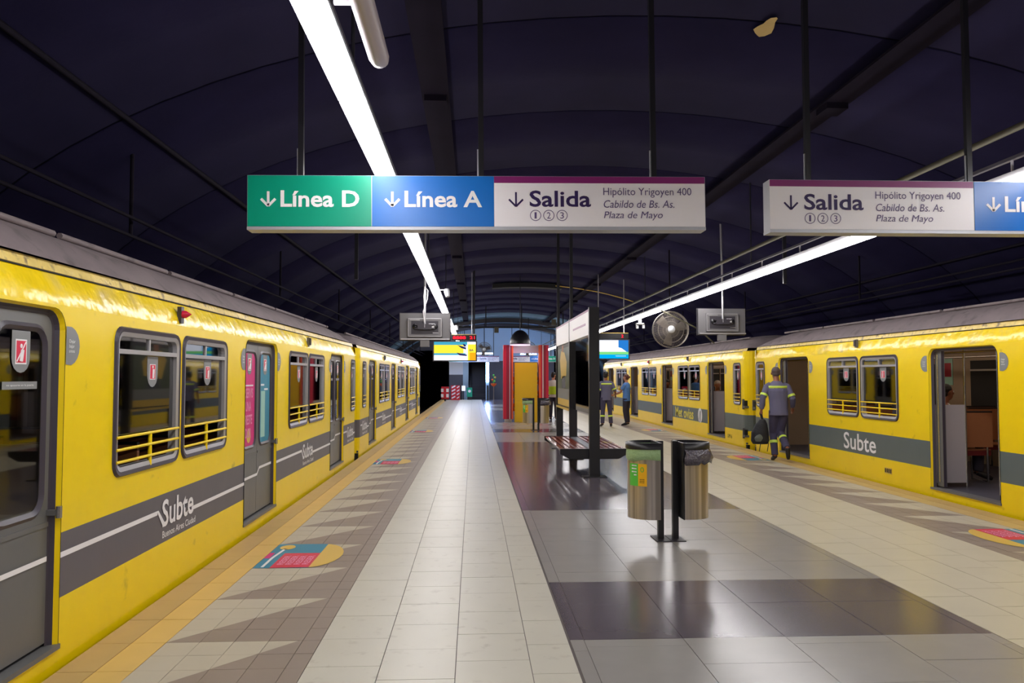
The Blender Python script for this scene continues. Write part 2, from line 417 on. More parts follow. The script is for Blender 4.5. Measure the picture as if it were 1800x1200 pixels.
# end wall: lunette above, middle piece with the escalator opening, portals left and right left open to dark tunnels
ew = MB()
Y = 58.0
ew.box(-5.7, -1.75, Y, Y+0.3, 3.5, 5.3, 'wall_grey'); ew.box(5.9, 9.6, Y, Y+0.3, 3.5, 5.3, 'wall_grey')
ew.box(-1.75, 5.9, Y, Y+0.3, 2.75, 5.3, 'wall_blue')
ew.box(-1.75, -0.75, Y, Y+0.3, 1.75, 2.75, 'wall_white'); ew.box(-1.75, -0.75, Y, Y+0.3, -0.1, 1.75, 'wall_grey')
ew.box(-0.75, -0.35, Y, Y+0.3, -0.1, 2.75, 'wall_blue')
ew.box(1.15, 5.9, Y, Y+0.3, -0.1, 2.75, 'wall_grey')
struct(ew.build('wall_end'))
struct(MB().box(-6, 10, 72, 72.3, -1.3, 6, 'vault_gap').build('wall_far'))
# far arch ribs with blue edge
for yy in (48.0, 53.0):
    a = MB(); a.rings([arc(yy, -0.04), arc(yy, -0.30), arc(yy+0.3, -0.30), arc(yy+0.3, -0.04)], 'esc_dark', cap=False, close=False)
    a.build('arch_rib', ceiling)

# ================================================================ LIGHT FITTINGS
def lamp_unit(label, loc, group, lit=True):
    t = thing('strip_lamp', label, 'lamp', loc, 0, group)
    L = 1.5
    h = MB(); h.prism([(-0.055,0.03),(0.055,0.03),(0.04,0.09),(-0.04,0.09)], 0, L, 'lamp_body', 'y'); h.box(-.008,.008,0.3,0.316,0.09,0.2,'lamp_body'); h.build('housing', t)
    d = MB(); d.prism([(-0.075,0.03),(-0.078,-0.01),(-0.05,-0.035),(0.05,-0.035),(0.078,-0.01),(0.075,0.03)], 0.008, L-0.008, 'lamp', 'y'); d.build('diffuser', t)
    return t
LZ = 3.3
k0 = 3
u = lamp_unit('white strip lamp of the left row overhead, behind the viewpoint', (-0.75, -1.2, LZ), 'strip lamps over the left walkway')
for i in list(range(-8, 0)) + list(range(1, 38)):
    c = copy_tree(u); c.location = (-0.75, -1.2+1.52*i, LZ)
    if i >= k0: c['label'] = '%s white strip lamp from the near end of the visible left lamp row' % ordinal(i-k0+1)
k0 = 5
u = lamp_unit('white strip lamp of the right row overhead, behind the viewpoint', (4.73, -1.2, LZ), 'strip lamps over the right walkway')
for i in list(range(-8, 0)) + list(range(1, 38)):
    c = copy_tree(u); c.location = (4.73, -1.2+1.52*i, LZ)
    if i >= k0: c['label'] = '%s white strip lamp from the near end of the visible right lamp row' % ordinal(i-k0+1)
for sx, lab in ((-0.75, 'left'), (4.73, 'right')):
    g = MB(); g.box(sx-0.02, sx+0.02, -13.3, 56.5, LZ+0.2, LZ+0.23, 'tv_dark')
    tag(g.build('lamp_rail'), 'thin metal rail carrying the %s row of strip lamps' % lab, 'rail')
# hangers of the lamp rails
for sx, lab in ((-0.75, 'left'), (4.73, 'right')):
    for i in range(7):
        yy = 4.9 + i*8.4
        z1 = vpt(sx, yy)[2]
        h = MB(); h.tube([(sx, yy, LZ+0.24), (sx, yy, z1)], 0.012, 'black', 6)
        tag(h.build('hanger_rod'), '%s thin rod from the near end holding the %s strip lamp rail' % (ordinal(i+1), lab), 'rod', 'hanger rods of the %s lamp row' % lab)
# unlit rounded batten beside the left row
t = thing('unlit_batten_lamp', 'unlit clear tube lamp with rounded end beside the nearest lit strip', 'lamp', (-0.50, 2.6, LZ-0.02))
b = MB(); pr = []
for s_, yy in ((0.15,1.64),(0.6,1.63),(0.85,1.6),(1,1.54),(1,1.45),(1,-0.2)):
    pr.append([(0.055*s_*math.cos(2*PI*k/14), yy, 0.05*s_*math.sin(2*PI*k/14)) for k in range(14)])
b.rings(pr, 'lamp_off'); b.build('diffuser', t)
MB().box(-0.03, 0.03, -0.2, 1.5, 0.03, 0.075, 'lamp_body').build('housing', t)
for yy in (0.0, 1.1): MB().box(-0.16, 0.0, yy, yy+0.03, 0.075, 0.09, 'lamp_body').build('bracket', t)

# ================================================================ HANGING SIGNS
def arrow(name, m, parent, cx, cz, s, t=0.1):
    """down arrow of height s"""
    a = MB(); w_ = s*t
    def bar(x0, z0, x1, z1, w):
        dx, dz = x1-x0, z1-z0; l = math.hypot(dx, dz); nx, nz = -dz/l*w/2, dx/l*w/2
        a.add([(x0+nx,0,z0+nz),(x0-nx,0,z0-nz),(x1-nx,0,z1-nz),(x1+nx,0,z1+nz)], [(0,1,2,3)], m)
    bar(0, s*0.5, 0, -s*0.42, w_)
    bar(-s*0.46, s*0.02, 0.0, -s*0.45, w_); bar(s*0.46, s*0.02, 0.0, -s*0.45, w_)
    return a.build(name, parent, (cx, -0.0665, cz))
def hanging_sign(label, x0, order, tilt, loc_y=6.0, z0=2.70, rods=(), scale=1.0):
    """order: 'DAS' or 'SAD'"""
    W = 3.44; H = 0.395
    t = thing('hanging_sign', label, 'sign', (x0, loc_y, z0), rot=(0, tilt, 0))
    c = MB(); c.box(0, W, -0.06, 0.07, 0, H, 'sign_case'); c.box(0, W, -0.066, 0.076, -0.014, 0.008, 'sign_case'); c.build('case', t)
    x = 0.0
    for ch in order:
        w_ = 1.61 if ch == 'S' else 0.915
        if ch in 'DA':
            m = 'sign_green' if ch == 'D' else 'sign_blue'
            p = MB().box(x+0.004, x+w_-0.001, -0.064, -0.061, 0.012, H-0.003, m).build('green_panel' if ch == 'D' else 'blue_panel', t)
            arrow('arrow', 'white_print', p, x+0.155, 0.215, 0.115, 0.17)
            text('Línea '+ch, 'lettering', 'white_print', p, 0.58, 0.125, (x+0.535, -0.0645, 0.218), bold=0.023)
        else:
            p = MB().box(x+0.001, x+w_-0.004, -0.064, -0.061, 0.012, H-0.003, 'sign_white').build('white_panel', t)
            MB().box(x+0.001, x+w_-0.004, -0.0655, -0.064, H-0.053, H-0.003, 'sign_purple').build('purple_strip', p)
            arrow('arrow', 'ink', p, x+0.165, 0.215, 0.115, 0.12)
            text('Salida', 'lettering', 'ink', p, 0.465, 0.125, (x+0.50, -0.0645, 0.223), bold=0.018)
            for j in range(3):
                cxx, czz, r = x+0.312+0.1*j, 0.096, 0.042
                rg = MB(); N = 24
                rg.add([(cxx+r*math.cos(2*PI*k/N), -0.0665, czz+r*math.sin(2*PI*k/N)) for k in range(N)] + [(cxx+(r-0.005)*math.cos(2*PI*k/N), -0.0665, czz+(r-0.005)*math.sin(2*PI*k/N)) for k in range(N)],
                       [(k, (k+1) % N, N+(k+1) % N, N+k) for k in range(N)], 'ink_soft')
                rg.build('number_ring', p)
                text(str(j+1), 'number', 'ink_soft', p, 0.016 if j == 0 else 0.028, 0.048, (cxx, -0.0645, czz))
            text('Hipólito Yrigoyen 400', 'lettering', 'ink_soft', p, 0.675, 0.075, (x+1.165, -0.0645, 0.271))
            text('Cabildo de Bs. As.', 'lettering', 'ink_soft', p, 0.54, 0.058, (x+1.10, -0.0645, 0.184), shear=0.2)
            text('Plaza de Mayo', 'lettering', 'ink_soft', p, 0.45, 0.068, (x+1.055, -0.0645, 0.093), shear=0.2)
        x += w_
    for rx in rods:
        zt = vpt(x0+rx, loc_y)[2]-z0
        r = MB(); r.box(rx-0.02, rx+0.02, -0.012, 0.028, H, zt, 'black'); r.box(rx-0.03, rx-0.02, 0, .01, H, H+.22, 'sign_case')
        r.build('hanger', t)
    return t
s1 = hanging_sign('green, blue and white hanging direction sign left of centre, green end first', -1.675, 'DAS', -0.008, rods=(0.38, 1.735, 3.06))
s2 = hanging_sign('white and blue hanging direction sign at the right, cut by the picture edge', 2.262, 'SAD', -0.002, rods=(0.33, 1.62, 2.95), z0=2.715)
s3 = hanging_sign('small distant green and blue sign hanging before the escalators', -1.675, 'DAS', 0, loc_y=54.5, z0=2.62, rods=(0.38, 3.06))
s4 = hanging_sign('small distant white and blue sign seen above the yellow kiosk board', 2.262, 'SAD', 0, loc_y=54.5, z0=2.62, rods=(0.38, 3.06))

# ================================================================ TRAINS
from mathutils.geometry import tessellate_polygon
def face_poly(mb, outer, holes, m, x=0.0, flip=False):
    loops = [[Vector((p[0], p[1], 0)) for p in outer]] + [[Vector((p[0], p[1], 0)) for p in h] for h in holes]
    tris = tessellate_polygon(loops); pts = [p for l in loops for p in l]
    vs = [(x, p.x, p.y) for p in pts]; fs = []
    for a, b, c in tris:
        A, B, C_ = pts[a], pts[b], pts[c]
        cr = (B.x-A.x)*(C_.y-A.y)-(B.y-A.y)*(C_.x-A.x)
        if abs(cr) < 1e-12: continue
        f = (a, b, c) if cr > 0 else (a, c, b)
        fs.append(f[::-1] if flip else f)
    mb.add(vs, fs, m)
def ring_yz(mb, A, xa, B, xb, m, smooth=False):
    n = len(A)
    vs = [(xa, p[0], p[1]) for p in A] + [(xb, p[0], p[1]) for p in B]
    mb.add(vs, [(k, (k+1) % n, n+(k+1) % n, n+k) for k in range(n)], m, smooth)
def strip_yz(mb, A, xa, B, xb, m):
    n = len(A); vs = [(xa, p[0], p[1]) for p in A] + [(xb, p[0], p[1]) for p in B]
    mb.add(vs, [(k, k+1, n+k+1, n+k) for k in range(n-1)], m)
WZ0, WZ1 = 0.945, 1.93
ROOFP = [(0.0,2.0),(-0.005,2.03),(-0.018,2.07),(-0.038,2.12),(-0.068,2.185)]
ROOFT = [(-0.068,2.185),(-0.06,2.19),(-0.085,2.25)]
ROOFG = [(-0.06,2.25),(-0.10,2.30),(-0.2,2.40),(-0.36,2.48),(-0.6,2.55),(-0.95,2.60),(-1.3,2.62)]
def build_window(w, narrow=False, opened=True):
    h = WZ1-WZ0; zc = (WZ0+WZ1)/2; n = 5
    f = MB()
    o = rrect(w, h, 0.10, n, cy=zc); a = rrect(w-.07, h-.07, 0.075, n, cy=zc); b = rrect(w-.13, h-.13, 0.05, n, cy=zc)
    ring_yz(f, o, 0.0, rrect(w-.02, h-.02, 0.095, n, cy=zc), 0.018, 'gasket'); ring_yz(f, rrect(w-.02, h-.02, 0.095, n, cy=zc), 0.018, a, 0.012, 'gasket')
    ring_yz(f, a, 0.014, b, 0.006, 'alu'); ring_yz(f, b, 0.006, b, -0.05, 'alu')
    f.box(-0.04, 0.006, -w/2+.06, w/2-.06, 1.752, 1.782, 'alu')
    if not narrow: f.box(-0.04, 0.0, -0.012, 0.012, 1.782, WZ1-.06, 'alu')
    win = f.build('window')
    hw = w/2-.066
    if narrow: MB().box(-0.022, -0.018, -hw, hw, 1.782, WZ1-.065, 'glass').build('pane', win)
    else:
        MB().box(-0.016, -0.012, -hw, -0.012, 1.782, WZ1-.065, 'glass').build('pane', win)
        MB().box(-0.03, -0.026, 0.012, hw, 1.782, WZ1-.065, 'glass').build('pane', win)
    MB().box(-0.025, -0.020, -hw, hw, 1.215, 1.752, 'glass').build('pane', win)
    for z in (1.205, 1.125, 1.045):
        MB().tube([(0.012, -w/2+.03, z), (0.012, w/2-.03, z)], 0.0105, 'yellow', 6).build('guard_bar', win)
    if not narrow:
        MB().tube([(0.004, 0.02, 1.215), (0.004, 0.02, 0.975)], 0.014, 'yellow', 6).build('guard_post', win)
        MB().tube([(0.0, -w/2+.05, 1.2), (0.0, -w/2+.05, 1.02)], 0.009, 'yellow', 6).build('guard_post', win)
    # shield sticker with pictogram
    if narrow: sy, sw = 0.0, 0.13
    else: sy, sw = 0.10, 0.19
    s = MB(); z1 = 1.745; pts = [(sy-sw/2, z1), (sy-sw/2, z1-.12)] + [(sy-sw/2*math.cos(PI*k/8), z1-.12-.10*math.sin(PI*k/8)) for k in range(1, 8)] + [(sy+sw/2, z1-.12), (sy+sw/2, z1)]
    face_poly(s, pts, [], 'grey_vinyl', -0.0185)
    s.box(-0.018, -0.0175, sy-sw*.27, sy+sw*.27, z1-.165, z1-.055, 'white_print')
    s.box(-0.0175, -0.0165, sy-sw*.23, sy+sw*.23, z1-.16, z1-.06, 'red_print')
    s.tube([(-0.0165, sy, z1-.155), (-0.0165, sy+.005, z1-.09)], 0.010, 'white_print', 5)
    s.ball((-0.0165, sy, z1-.075), (0.003, 0.011, 0.011), 'white_print', 8)
    s.build('sticker', win)
    return win
def place_part(proto, used, parent, y, z=0):
    if not used[0]: o = proto; used[0] = True; o.parent = parent
    else: o = copy_tree(proto, parent)
    o.location = (0, y, z); return o
W1 = build_window(1.13); W1u = [False]
WN = build_window(0.52, True); WNu = [False]

def door_outline(c, w, z0=0.12, z1=1.98, r=0.12, off=0.0):
    a, b = c-w/2+off, c+w/2-off; z1 = z1-off; r = max(r-off, .04)
    pts = [(b, z0)] + [(b-r+r*math.cos(math.radians(90*k/5)), z1-r+r*math.sin(math.radians(90*k/5))) for k in range(6)]
    pts += [(a+r+r*math.cos(math.radians(90+90*k/5)), z1-r+r*math.sin(math.radians(90+90*k/5))) for k in range(6)] + [(a, z0)]
    return pts
def leaf(parent, y0, y1, x, poster=None, label=True, stripe=None, handle=None, side=1):
    w = y1-y0; c = (y0+y1)/2; wz0, wz1 = 0.85, 1.87
    l = MB(); hole = rrect(w-.13, wz1-wz0, 0.11, 5, cx=c, cy=(wz0+wz1)/2)
    face_poly(l, [(y0,.14),(y1,.14),(y1,1.965),(y0,1.965)], [hole], 'leaf', x)
    l.box(x-.03, x-.001, y0, y0+.01, .14, 1.975, 'leaf'); l.box(x-.03, x-.001, y1-.01, y1, .14, 1.975, 'leaf')
    g0 = rrect(w-.10, wz1-wz0+.03, 0.12, 5, cx=c, cy=(wz0+wz1)/2); g1 = rrect(w-.19, wz1-wz0-.06, 0.08, 5, cx=c, cy=(wz0+wz1)/2)
    gm = rrect(w-.14, wz1-wz0-.01, 0.105, 5, cx=c, cy=(wz0+wz1)/2)
    ring_yz(l, g0, x, gm, x+.012, 'gasket', True); ring_yz(l, gm, x+.012, g1, x-.008, 'gasket', True)
    l.box(x, x+.006, y0+.01, y1-.01, .775, .80, 'leaf')
    lf = l.build('leaf', parent)
    hole = rrect(w-.18, wz1-wz0-.05, 0.08, 5, cx=c, cy=(wz0+wz1)/2)
    p = MB(); face_poly(p, hole, [], 'glass', x-.006); p.build('pane', parent)
    k = MB()
    if poster:
        face_poly(k, hole, [], poster, x-.0035)
        if poster == 'magenta':
            k.box(x-.003, x-.002, c-.15, c+.15, 1.50, 1.515, 'white_print')
        else:
            k.box(x-.003, x-.002, c-.16, c-.02, 1.50, 1.52, 'white_print'); k.box(x-.003, x-.002, c-.02, c+.14, 1.45, 1.47, 'white_print')
            k.box(x-.003, x-.002, c-.15, c+.02, .93, 1.44, 'mint')
        k.build('poster', parent)
        if poster == 'magenta':
            text('SERVIS\nUNA\nRESTE\nDOR', 'lettering', 'pale_pink', parent, 0.27, 0.52, (x-.001, c, 1.22), '+x', bold=0.02)
            q = MB(); q.lathe([(0.001,0),(0.075,0)], (x-.001, c, 0.98), 'gold', 16, axis='x'); q.build('poster_seal', parent)
    s = MB(); z1 = 1.84; sw = .17
    pts = [(c-sw/2, z1), (c-sw/2, z1-.14)] + [(c-sw/2*math.cos(PI*q/8), z1-.14-.08*math.sin(PI*q/8)) for q in range(1, 8)] + [(c+sw/2, z1-.14), (c+sw/2, z1)]
    face_poly(s, pts, [], 'grey_vinyl', x-.001)
    s.box(x-.0005, x, c-.052, c+.052, z1-.175, z1-.045, 'white_print'); s.box(x, x+.0006, c-.044, c+.044, z1-.167, z1-.053, 'red_print')
    s.tube([(x, c-.005, z1-.16), (x, c+.006, z1-.10)], 0.012, 'white_print', 5); s.ball((x, c, z1-.08), (.003, .013, .013), 'white_print', 8)
    s.tube([(x+.001, c-.04, z1-.162), (x+.001, c+.04, z1-.058)], 0.004, 'white_print', 4)
    if not poster: s.box(x-.002, x-.001, c-.16, c+.16, 1.535, 1.575, 'grey_vinyl')
    s.build('sticker', parent)
    if not poster: text('no apoyarse en la puerta', 'lettering', 'white_print', parent, 0.25, 0.014, (x-.001, c, 1.555), '+x')
    return lf
def make_car(name, label, loc, rz, L, doors, dw, wins, narrows, style, group, lit=False, roof_dz=0.0):
    t = thing('train_car', label, 'train car', loc, rz, group)
    band = 'band' if style == 'left' else 'band_r'
    R = 0.22 # corner radius
    sk = MB()
    def rows(y0, y1, zs=(-.75, 2.0)):
        for a, b, m in ((-.75,.37,'yellow'),(.37,.73,band),(.73,2.0,'yellow')):
            a2, b2 = max(a, zs[0]), min(b, zs[1])
            if b2 > a2: sk.add([(0,y0,a2),(0,y1,a2),(0,y1,b2),(0,y0,b2)], [(0,1,2,3)], m)
    feats = [('d', c, dw) for c in doors] + [('w', c, 1.13) for c in wins] + [('w', c, 0.52) for c in narrows]
    feats.sort(key=lambda q: q[1]); y = R
    for k, c, w_ in feats:
        mgn = 0.03 if k == 'w' else 0.14
        a, b = c-w_/2-mgn, c+w_/2+mgn
        if b < R+.05 or a > L-R-.05: continue
        a, b = max(a, R), min(b, L-R)
        if a > y: rows(y, a)
        if k == 'w':
            rows(a, b, (-.75, .73))
            face_poly(sk, [(a,.73),(b,.73),(b,2.0),(a,2.0)], [rrect(w_, WZ1-WZ0, 0.10, 5, cx=c, cy=(WZ0+WZ1)/2)], 'yellow')
        else:
            rows(a, b, (-.75, .12)); rows(a, c-w_/2, (.12, 1.80)); rows(c+w_/2, b, (.12, 1.80))
            o = door_outline(c, w_)
            inner = [p for p in o if p[1] > 1.80]
            face_poly(sk, [(a,1.80),(a,2.0),(b,2.0),(b,1.80),(c+w_/2,1.80)] + inner + [(c-w_/2,1.80)], [], 'yellow')
        y = b
    rows(y, L-R)
    # rounded ends and end walls
    for s_, y0 in ((1, R), (-1, L-R)):
        prev = None
        for k in range(6):
            a = math.radians(18*k); p = (-(R-R*math.cos(a)), y0 - s_*R*math.sin(a))
            if prev:
                for z0, z1, m in ((-.75,.37,'yellow'),(.37,.73,band),(.73,2.185,'yellow')):
                    sk.add([(prev[0],prev[1],z0),(p[0],p[1],z0),(p[0],p[1],z1),(prev[0],prev[1],z1)], [(0,1,2,3)], m)
            prev = p
        ye = 0 if s_ == 1 else L
        for z0, z1, m in ((-.75,.37,'yellow'),(.37,.73,band),(.73,2.2,'yellow')):
            sk.add([(-R,ye,z0),(-2.6+R,ye,z0),(-2.6+R,ye,z1),(-R,ye,z1)], [(0,1,2,3)], m)
    sk.build('side_panel', t)
    # curved shoulder, cant rail and roof
    cv = MB(); cv.rings([[(p[0], yy, p[1]) for p in ROOFP] for yy in (R*.6, L-R*.6)], 'yellow_dented', True, False, False); 
    cv.build('shoulder_panel', t)
    ct = MB(); ct.rings([[(p[0], yy, p[1]) for p in ROOFT] for yy in (R*.5, L-R*.5)], 'cantrail', False, False, False)
    ct.box(-.07, -.058, R*.5, L-R*.5, 2.180, 2.186, 'under')
    ct.build('cant_rail', t)
    rf = MB(); sec = []
    half = ROOFG; full = half + [(-2.6-p[0], p[1]) for p in half[::-1][1:]]
    for yy, s_ in ((0.02,0.0),(0.12,.35),(0.35,.65),(0.8,.88),(1.5,1),(L-1.5,1),(L-.8,.88),(L-.35,.65),(L-.12,.35),(L-.02,0.0)):
        sec.append([(p[0]-(1-s_)*.04, yy, 2.25+(p[1]-2.25+(roof_dz if p[1] > 2.3 else 0))*s_ + 0.004) for p in full])
    rf.rings(sec, 'roof', True, True, False)
    rf.build('roof', t)
    gt = MB()
    seg = 1.9; yy = 0.8
    while yy < L-1.0:
        gt.tube([(-0.42, yy+.04, 2.525+roof_dz), (-0.42, min(yy+seg-.04, L-.9), 2.525+roof_dz)], 0.022, 'roof', 6); yy += seg
    gt.build('roof_pipe', t)
    # bottom, floor, far side, ceiling
    ub = MB(); ub.box(-2.6, -.02, .05, L-.05, -.75, .06, 'under'); ub.build('underframe', t)
    it = MB()
    it.box(-2.55, -.02, .08, L-.08, .07, .11, 'car_floor')
    it.build('car_floor', t)
    wl = MB(); wm = 'interior' if lit else 'int_shaded'
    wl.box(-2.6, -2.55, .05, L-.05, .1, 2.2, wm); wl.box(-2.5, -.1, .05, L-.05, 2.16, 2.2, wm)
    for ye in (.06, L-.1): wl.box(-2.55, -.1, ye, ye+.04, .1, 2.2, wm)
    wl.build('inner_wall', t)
    for c in wins: fw_ = MB(); fw_.box(-2.549, -2.53, c-.5, c+.5, 1.02, 1.88, 'under'); fw_.box(-2.53, -2.52, c-.5, c+.5, 1.70, 1.73, 'alu'); fw_.build('far_window', t)
    for c in doors:
        if lit: fw_ = MB(); fw_.box(-2.549, -2.54, c+.66, c+1.02, 1.45, 1.95, 'mint'); fw_.box(-2.54, -2.535, c+.70, c+.98, 1.6, 1.85, 'kiosk_dark_red'); fw_.build('notice', t)
        fw_ = MB()
        for sg in (-1, 1):
            a_, b_ = sorted((c+sg*.01, c+sg*.6)); face_poly(fw_, [(a_,.12),(b_,.12),(b_,1.95),(a_,1.95)], [rrect(.42, .95, .08, 4, cx=c+sg*.3, cy=1.38)], 'leaf' if not lit else 'interior', -2.53)
            fw_.box(-2.548, -2.545, c+sg*.3-.22, c+sg*.3+.22, .9, 1.86, 'under')
        fw_.build('far_door', t)
    if lit:
        for xx in (-.45, -2.15): MB().tube([(xx, .5, 1.93), (xx, L-.5, 1.93)], .016, 'chrome', 6).build('hand_rail', t)
    if lit:
        for xx in (-0.75, -1.85):
            cl_ = MB(); cl_.box(xx-.05, xx+.05, .6, L-.6, 2.12, 2.15, 'car_lamp'); cl_.build('car_light', t)
    for c in doors:
        for s_ in (-1, 1):
            yy = c + s_*(dw/2+.03)
            if yy < .2 or yy > L-.2: continue
            if name == 'rnear' and yy < 1.6:
                MB().tube([(-.51, yy+.25, .11), (-.51, yy+.25, 2.15)], 0.017, 'chrome', 8).build('grab_pole', t); continue
            p = MB(); p.box(-.50, -.08, yy-.012, yy+.012, .17, 1.22, 'screen_panel'); pa = p.build('partition', t)
            MB().tube([(-.51, yy, .11), (-.51, yy, 2.15)], 0.017, 'chrome', 8).build('grab_pole', pa)
    # seats
    prot = None
    cs = []
    for a, b in zip(doors, doors[1:]):
        for q in (a+dw/2+.32, (a+b)/2-.35, (a+b)/2+.35, b-dw/2-.32): cs.append(q)
    for side_x in (-2.0, -.62):
        for i, q in enumerate(cs):
            if prot is None:
                bk = MB(); bk.box(-.45, .45, -.02, .02, .62, 1.1, 'wood'); bk.box(-.45, .45, -.022, .022, 1.1, 1.12, 'black')
                prot = bk.build('seat', t)
                cu = MB(); cu.box(-.45, .45, .03, .42, .5, .57, 'seat_red'); cu.box(-.45, .45, .03, .44, .57, .585, 'wood'); cu.build('cushion', prot)
                fr = MB()
                for xx in (-.38, .38): fr.tube([(xx, .0, .62), (xx, 0, .14), (xx, .36, .14), (xx, .36, .5)], 0.014, 'chrome', 6)
                fr.build('seat_frame', prot); o = prot
            else: o = copy_tree(prot, t)
            o.location = (side_x, q, 0); o.rotation_euler = (0, 0, 0 if i % 2 == 0 else PI)
    # windows
    for c in wins: place_part(W1, W1u, t, c)
    for c in narrows: place_part(WN, WNu, t, c)
    # doors
    for di, c in enumerate(doors):
        if c < 0 or c > L: continue
        j = MB(); A = door_outline(c, dw); B = door_outline(c, dw, off=.025); 
        strip_yz(j, A, 0.0, A, 0.006, 'under'); Bm = door_outline(c, dw, off=.012); strip_yz(j, A, 0.003, Bm, -0.022, 'yellow'); strip_yz(j, Bm, -0.022, B, -0.045, 'gasket'); strip_yz(j, B, -0.045, door_outline(c, dw, off=.04), -.05, 'gasket')
        j.box(-.12, .012, c-dw/2-.01, c+dw/2+.01, .095, .122, 'leaf')
        d = j.build('door', t)
        if style == 'left':
            poster = (di == 2 and name == 'near')
            leaf(d, c-dw/2+.03, c-.004, -.05, 'magenta' if poster else None)
            leaf(d, c+.004, c+dw/2-.03, -.05, 'teal_poster' if poster else None)
            lt = MB(); lt.box(-.05, .0, c+dw/2-.055, c+dw/2-.025, .835, .865, 'leaf'); lt.tube([(.01, c+dw/2-.035, .82), (.01, c+dw/2-.035, .885)], .017, 'chrome', 8); lt.build('latch', d)
            # stripe of the livery across the door
            st = MB(); zz = .532; e = .022; x = -.043
            def bar(pts):
                for (y0, z0), (y1, z1) in zip(pts, pts[1:]):
                    st.add([(x,y0,z0-e/1.6),(x,y1,z1-e/1.6),(x,y1,z1+e/1.6),(x,y0,z0+e/1.6)], [(0,1,2,3)], 'white_print')
            if di == 1 and name == 'near': bar([(c-dw/2+.05, .60), (c+dw/2-.05, .60)])
            else: bar([(c-dw/2+.05, .545), (c+.0, .545), (c+.09, .607), (c+dw/2-.05, .607)])
            st.build('livery_stripe', d)
        else:
            for s_ in (-1, 1):
                yy = c + s_*(dw/2-.05)
                ya, yb_ = sorted((yy+.02*s_, yy-(.07 if s_ > 0 else .13)*s_)); lf = MB(); lf.box(-.11, -.07, ya, yb_, .14, 1.965, 'leaf'); lf.box(-.069, -.058, yy-.05*s_-.012, yy-.05*s_+.012, .2, 1.9, 'chrome'); lf.box(-.10, -.066, yy-(.068 if s_ > 0 else .128)*s_-.004, yy-(.068 if s_ > 0 else .128)*s_+.004, .14, 1.965, 'gasket')
                lf.build('leaf', d)
        for s_ in (-1, 1):
            yb = c + s_*(dw/2 + (.012 if style == 'left' else .04))
            hd = MB(); pts = [(yb, 1.67)] + [(yb + s_*.155*math.sin(PI*k/10)**.8, 1.775-.115*math.cos(PI*k/10)) for k in range(1, 10)] + [(yb, 1.885)]
            face_poly(hd, pts if s_ > 0 else pts[::-1], [], 'grey_vinyl', .0035); hd.build('round_sticker', d)
            if abs(loc[1]) < 20 : text('Dejar\nbajar\nantes', 'lettering', 'white_print', d, .07, .075, (.0035, yb+s_*.065, 1.775), '+x')
    return t
def livery(car, a, b, start, big=True):
    """white route line and name between two doors a..b (local y)"""
    s = MB(); e = .0155; x = .004
    def bar(pts):
        for (y0, z0), (y1, z1) in zip(pts, pts[1:]):
            s.add([(x,y0,z0-e),(x,y1,z1-e),(x,y1,z1+e),(x,y0,z0+e)], [(0,1,2,3)], 'white_print')
    bar([(a, .607), (start-.05, .607)])
    s.add([(x,start-.06,.6225),(x,start-.03,.6225),(x,start+.11,.50),(x,start+.05,.50)], [(3,2,1,0)], 'white_print')
    s.box(.0035, .0042, start+.05, start+.12, .486, .512, 'white_print')
    bar([(start+.66, .527), (b, .527)])
    s.build('livery_stripe', car)
    text('Subte', 'lettering', 'white_print', car, .66, .2, (.0025, start+.37, .585), '+x', bold=0.018)
    text('Buenos Aires Ciudad', 'lettering', 'white_print', car, .70, .052, (.0025, start+.40, .43), '+x', bold=0.01)
XL_, XR_ = -2.30, 6.165
G1 = 'yellow cars of the left train'; G2 = 'yellow cars of the right train'
# left near car: Y -3.1 .. 15.85
Lc = 18.95; y0 = -3.1; ds = [2.2, 7.05, 11.92, 16.74]
wl_ = [];
for a, b in zip(ds, ds[1:]): wl_ += [(a+b)/2-.597, (a+b)/2+.597]
carA = make_car('near', 'nearest yellow car on the left with closed grey doors and pink and teal door posters', (XL_, y0, 0), 0, Lc, ds, 1.3, wl_, [.55, Lc-.5], 'left', G1)
for a, b in zip(ds, ds[1:]): livery(carA, a+.65, b-.65, a+.65+1.42)
livery(carA, ds[-1]+.65, Lc-.22, ds[-1]+.65+.42)
# left far car
y0 = 16.2; Lf = 18.55; ds = [2.2, 7.0, 11.75, 16.4]
wl_ = []
for a, b in zip(ds, ds[1:]): wl_ += [(a+b)/2-.597, (a+b)/2+.597]
carB = make_car('far', 'second yellow car of the left train, beyond the coupling gap', (XL_, y0, 0), 0, Lf, ds, 1.25, wl_, [.75, Lf-.5], 'left', G1)
for a, b in zip(ds, ds[1:]): livery(carB, a+.63, b-.63, a+.63+1.3)
livery(carB, .25, 1.55, .5)
# right near car: Y -2.6 .. 17.35 ; local y = 17.35 - Y
ye = 17.35; Lr = 20.0; ds = [2.24, 7.55, 12.75, 17.9]
wl_ = []
for a, b in zip(ds, ds[1:]): wl_ += [(a+b)/2-.597, (a+b)/2+.597]
carC = make_car('rnear', 'nearest yellow car on the right with open doors and a white Subte lettering', (XR_, ye, 0), PI, Lr, ds, 1.42, wl_, [.50, Lr-.6], 'right', G2, lit=True)
text('Subte', 'lettering', 'white_print', carC, 1.06, .27, (.0025, ye-12.5, .555), '+x', bold=0.012)
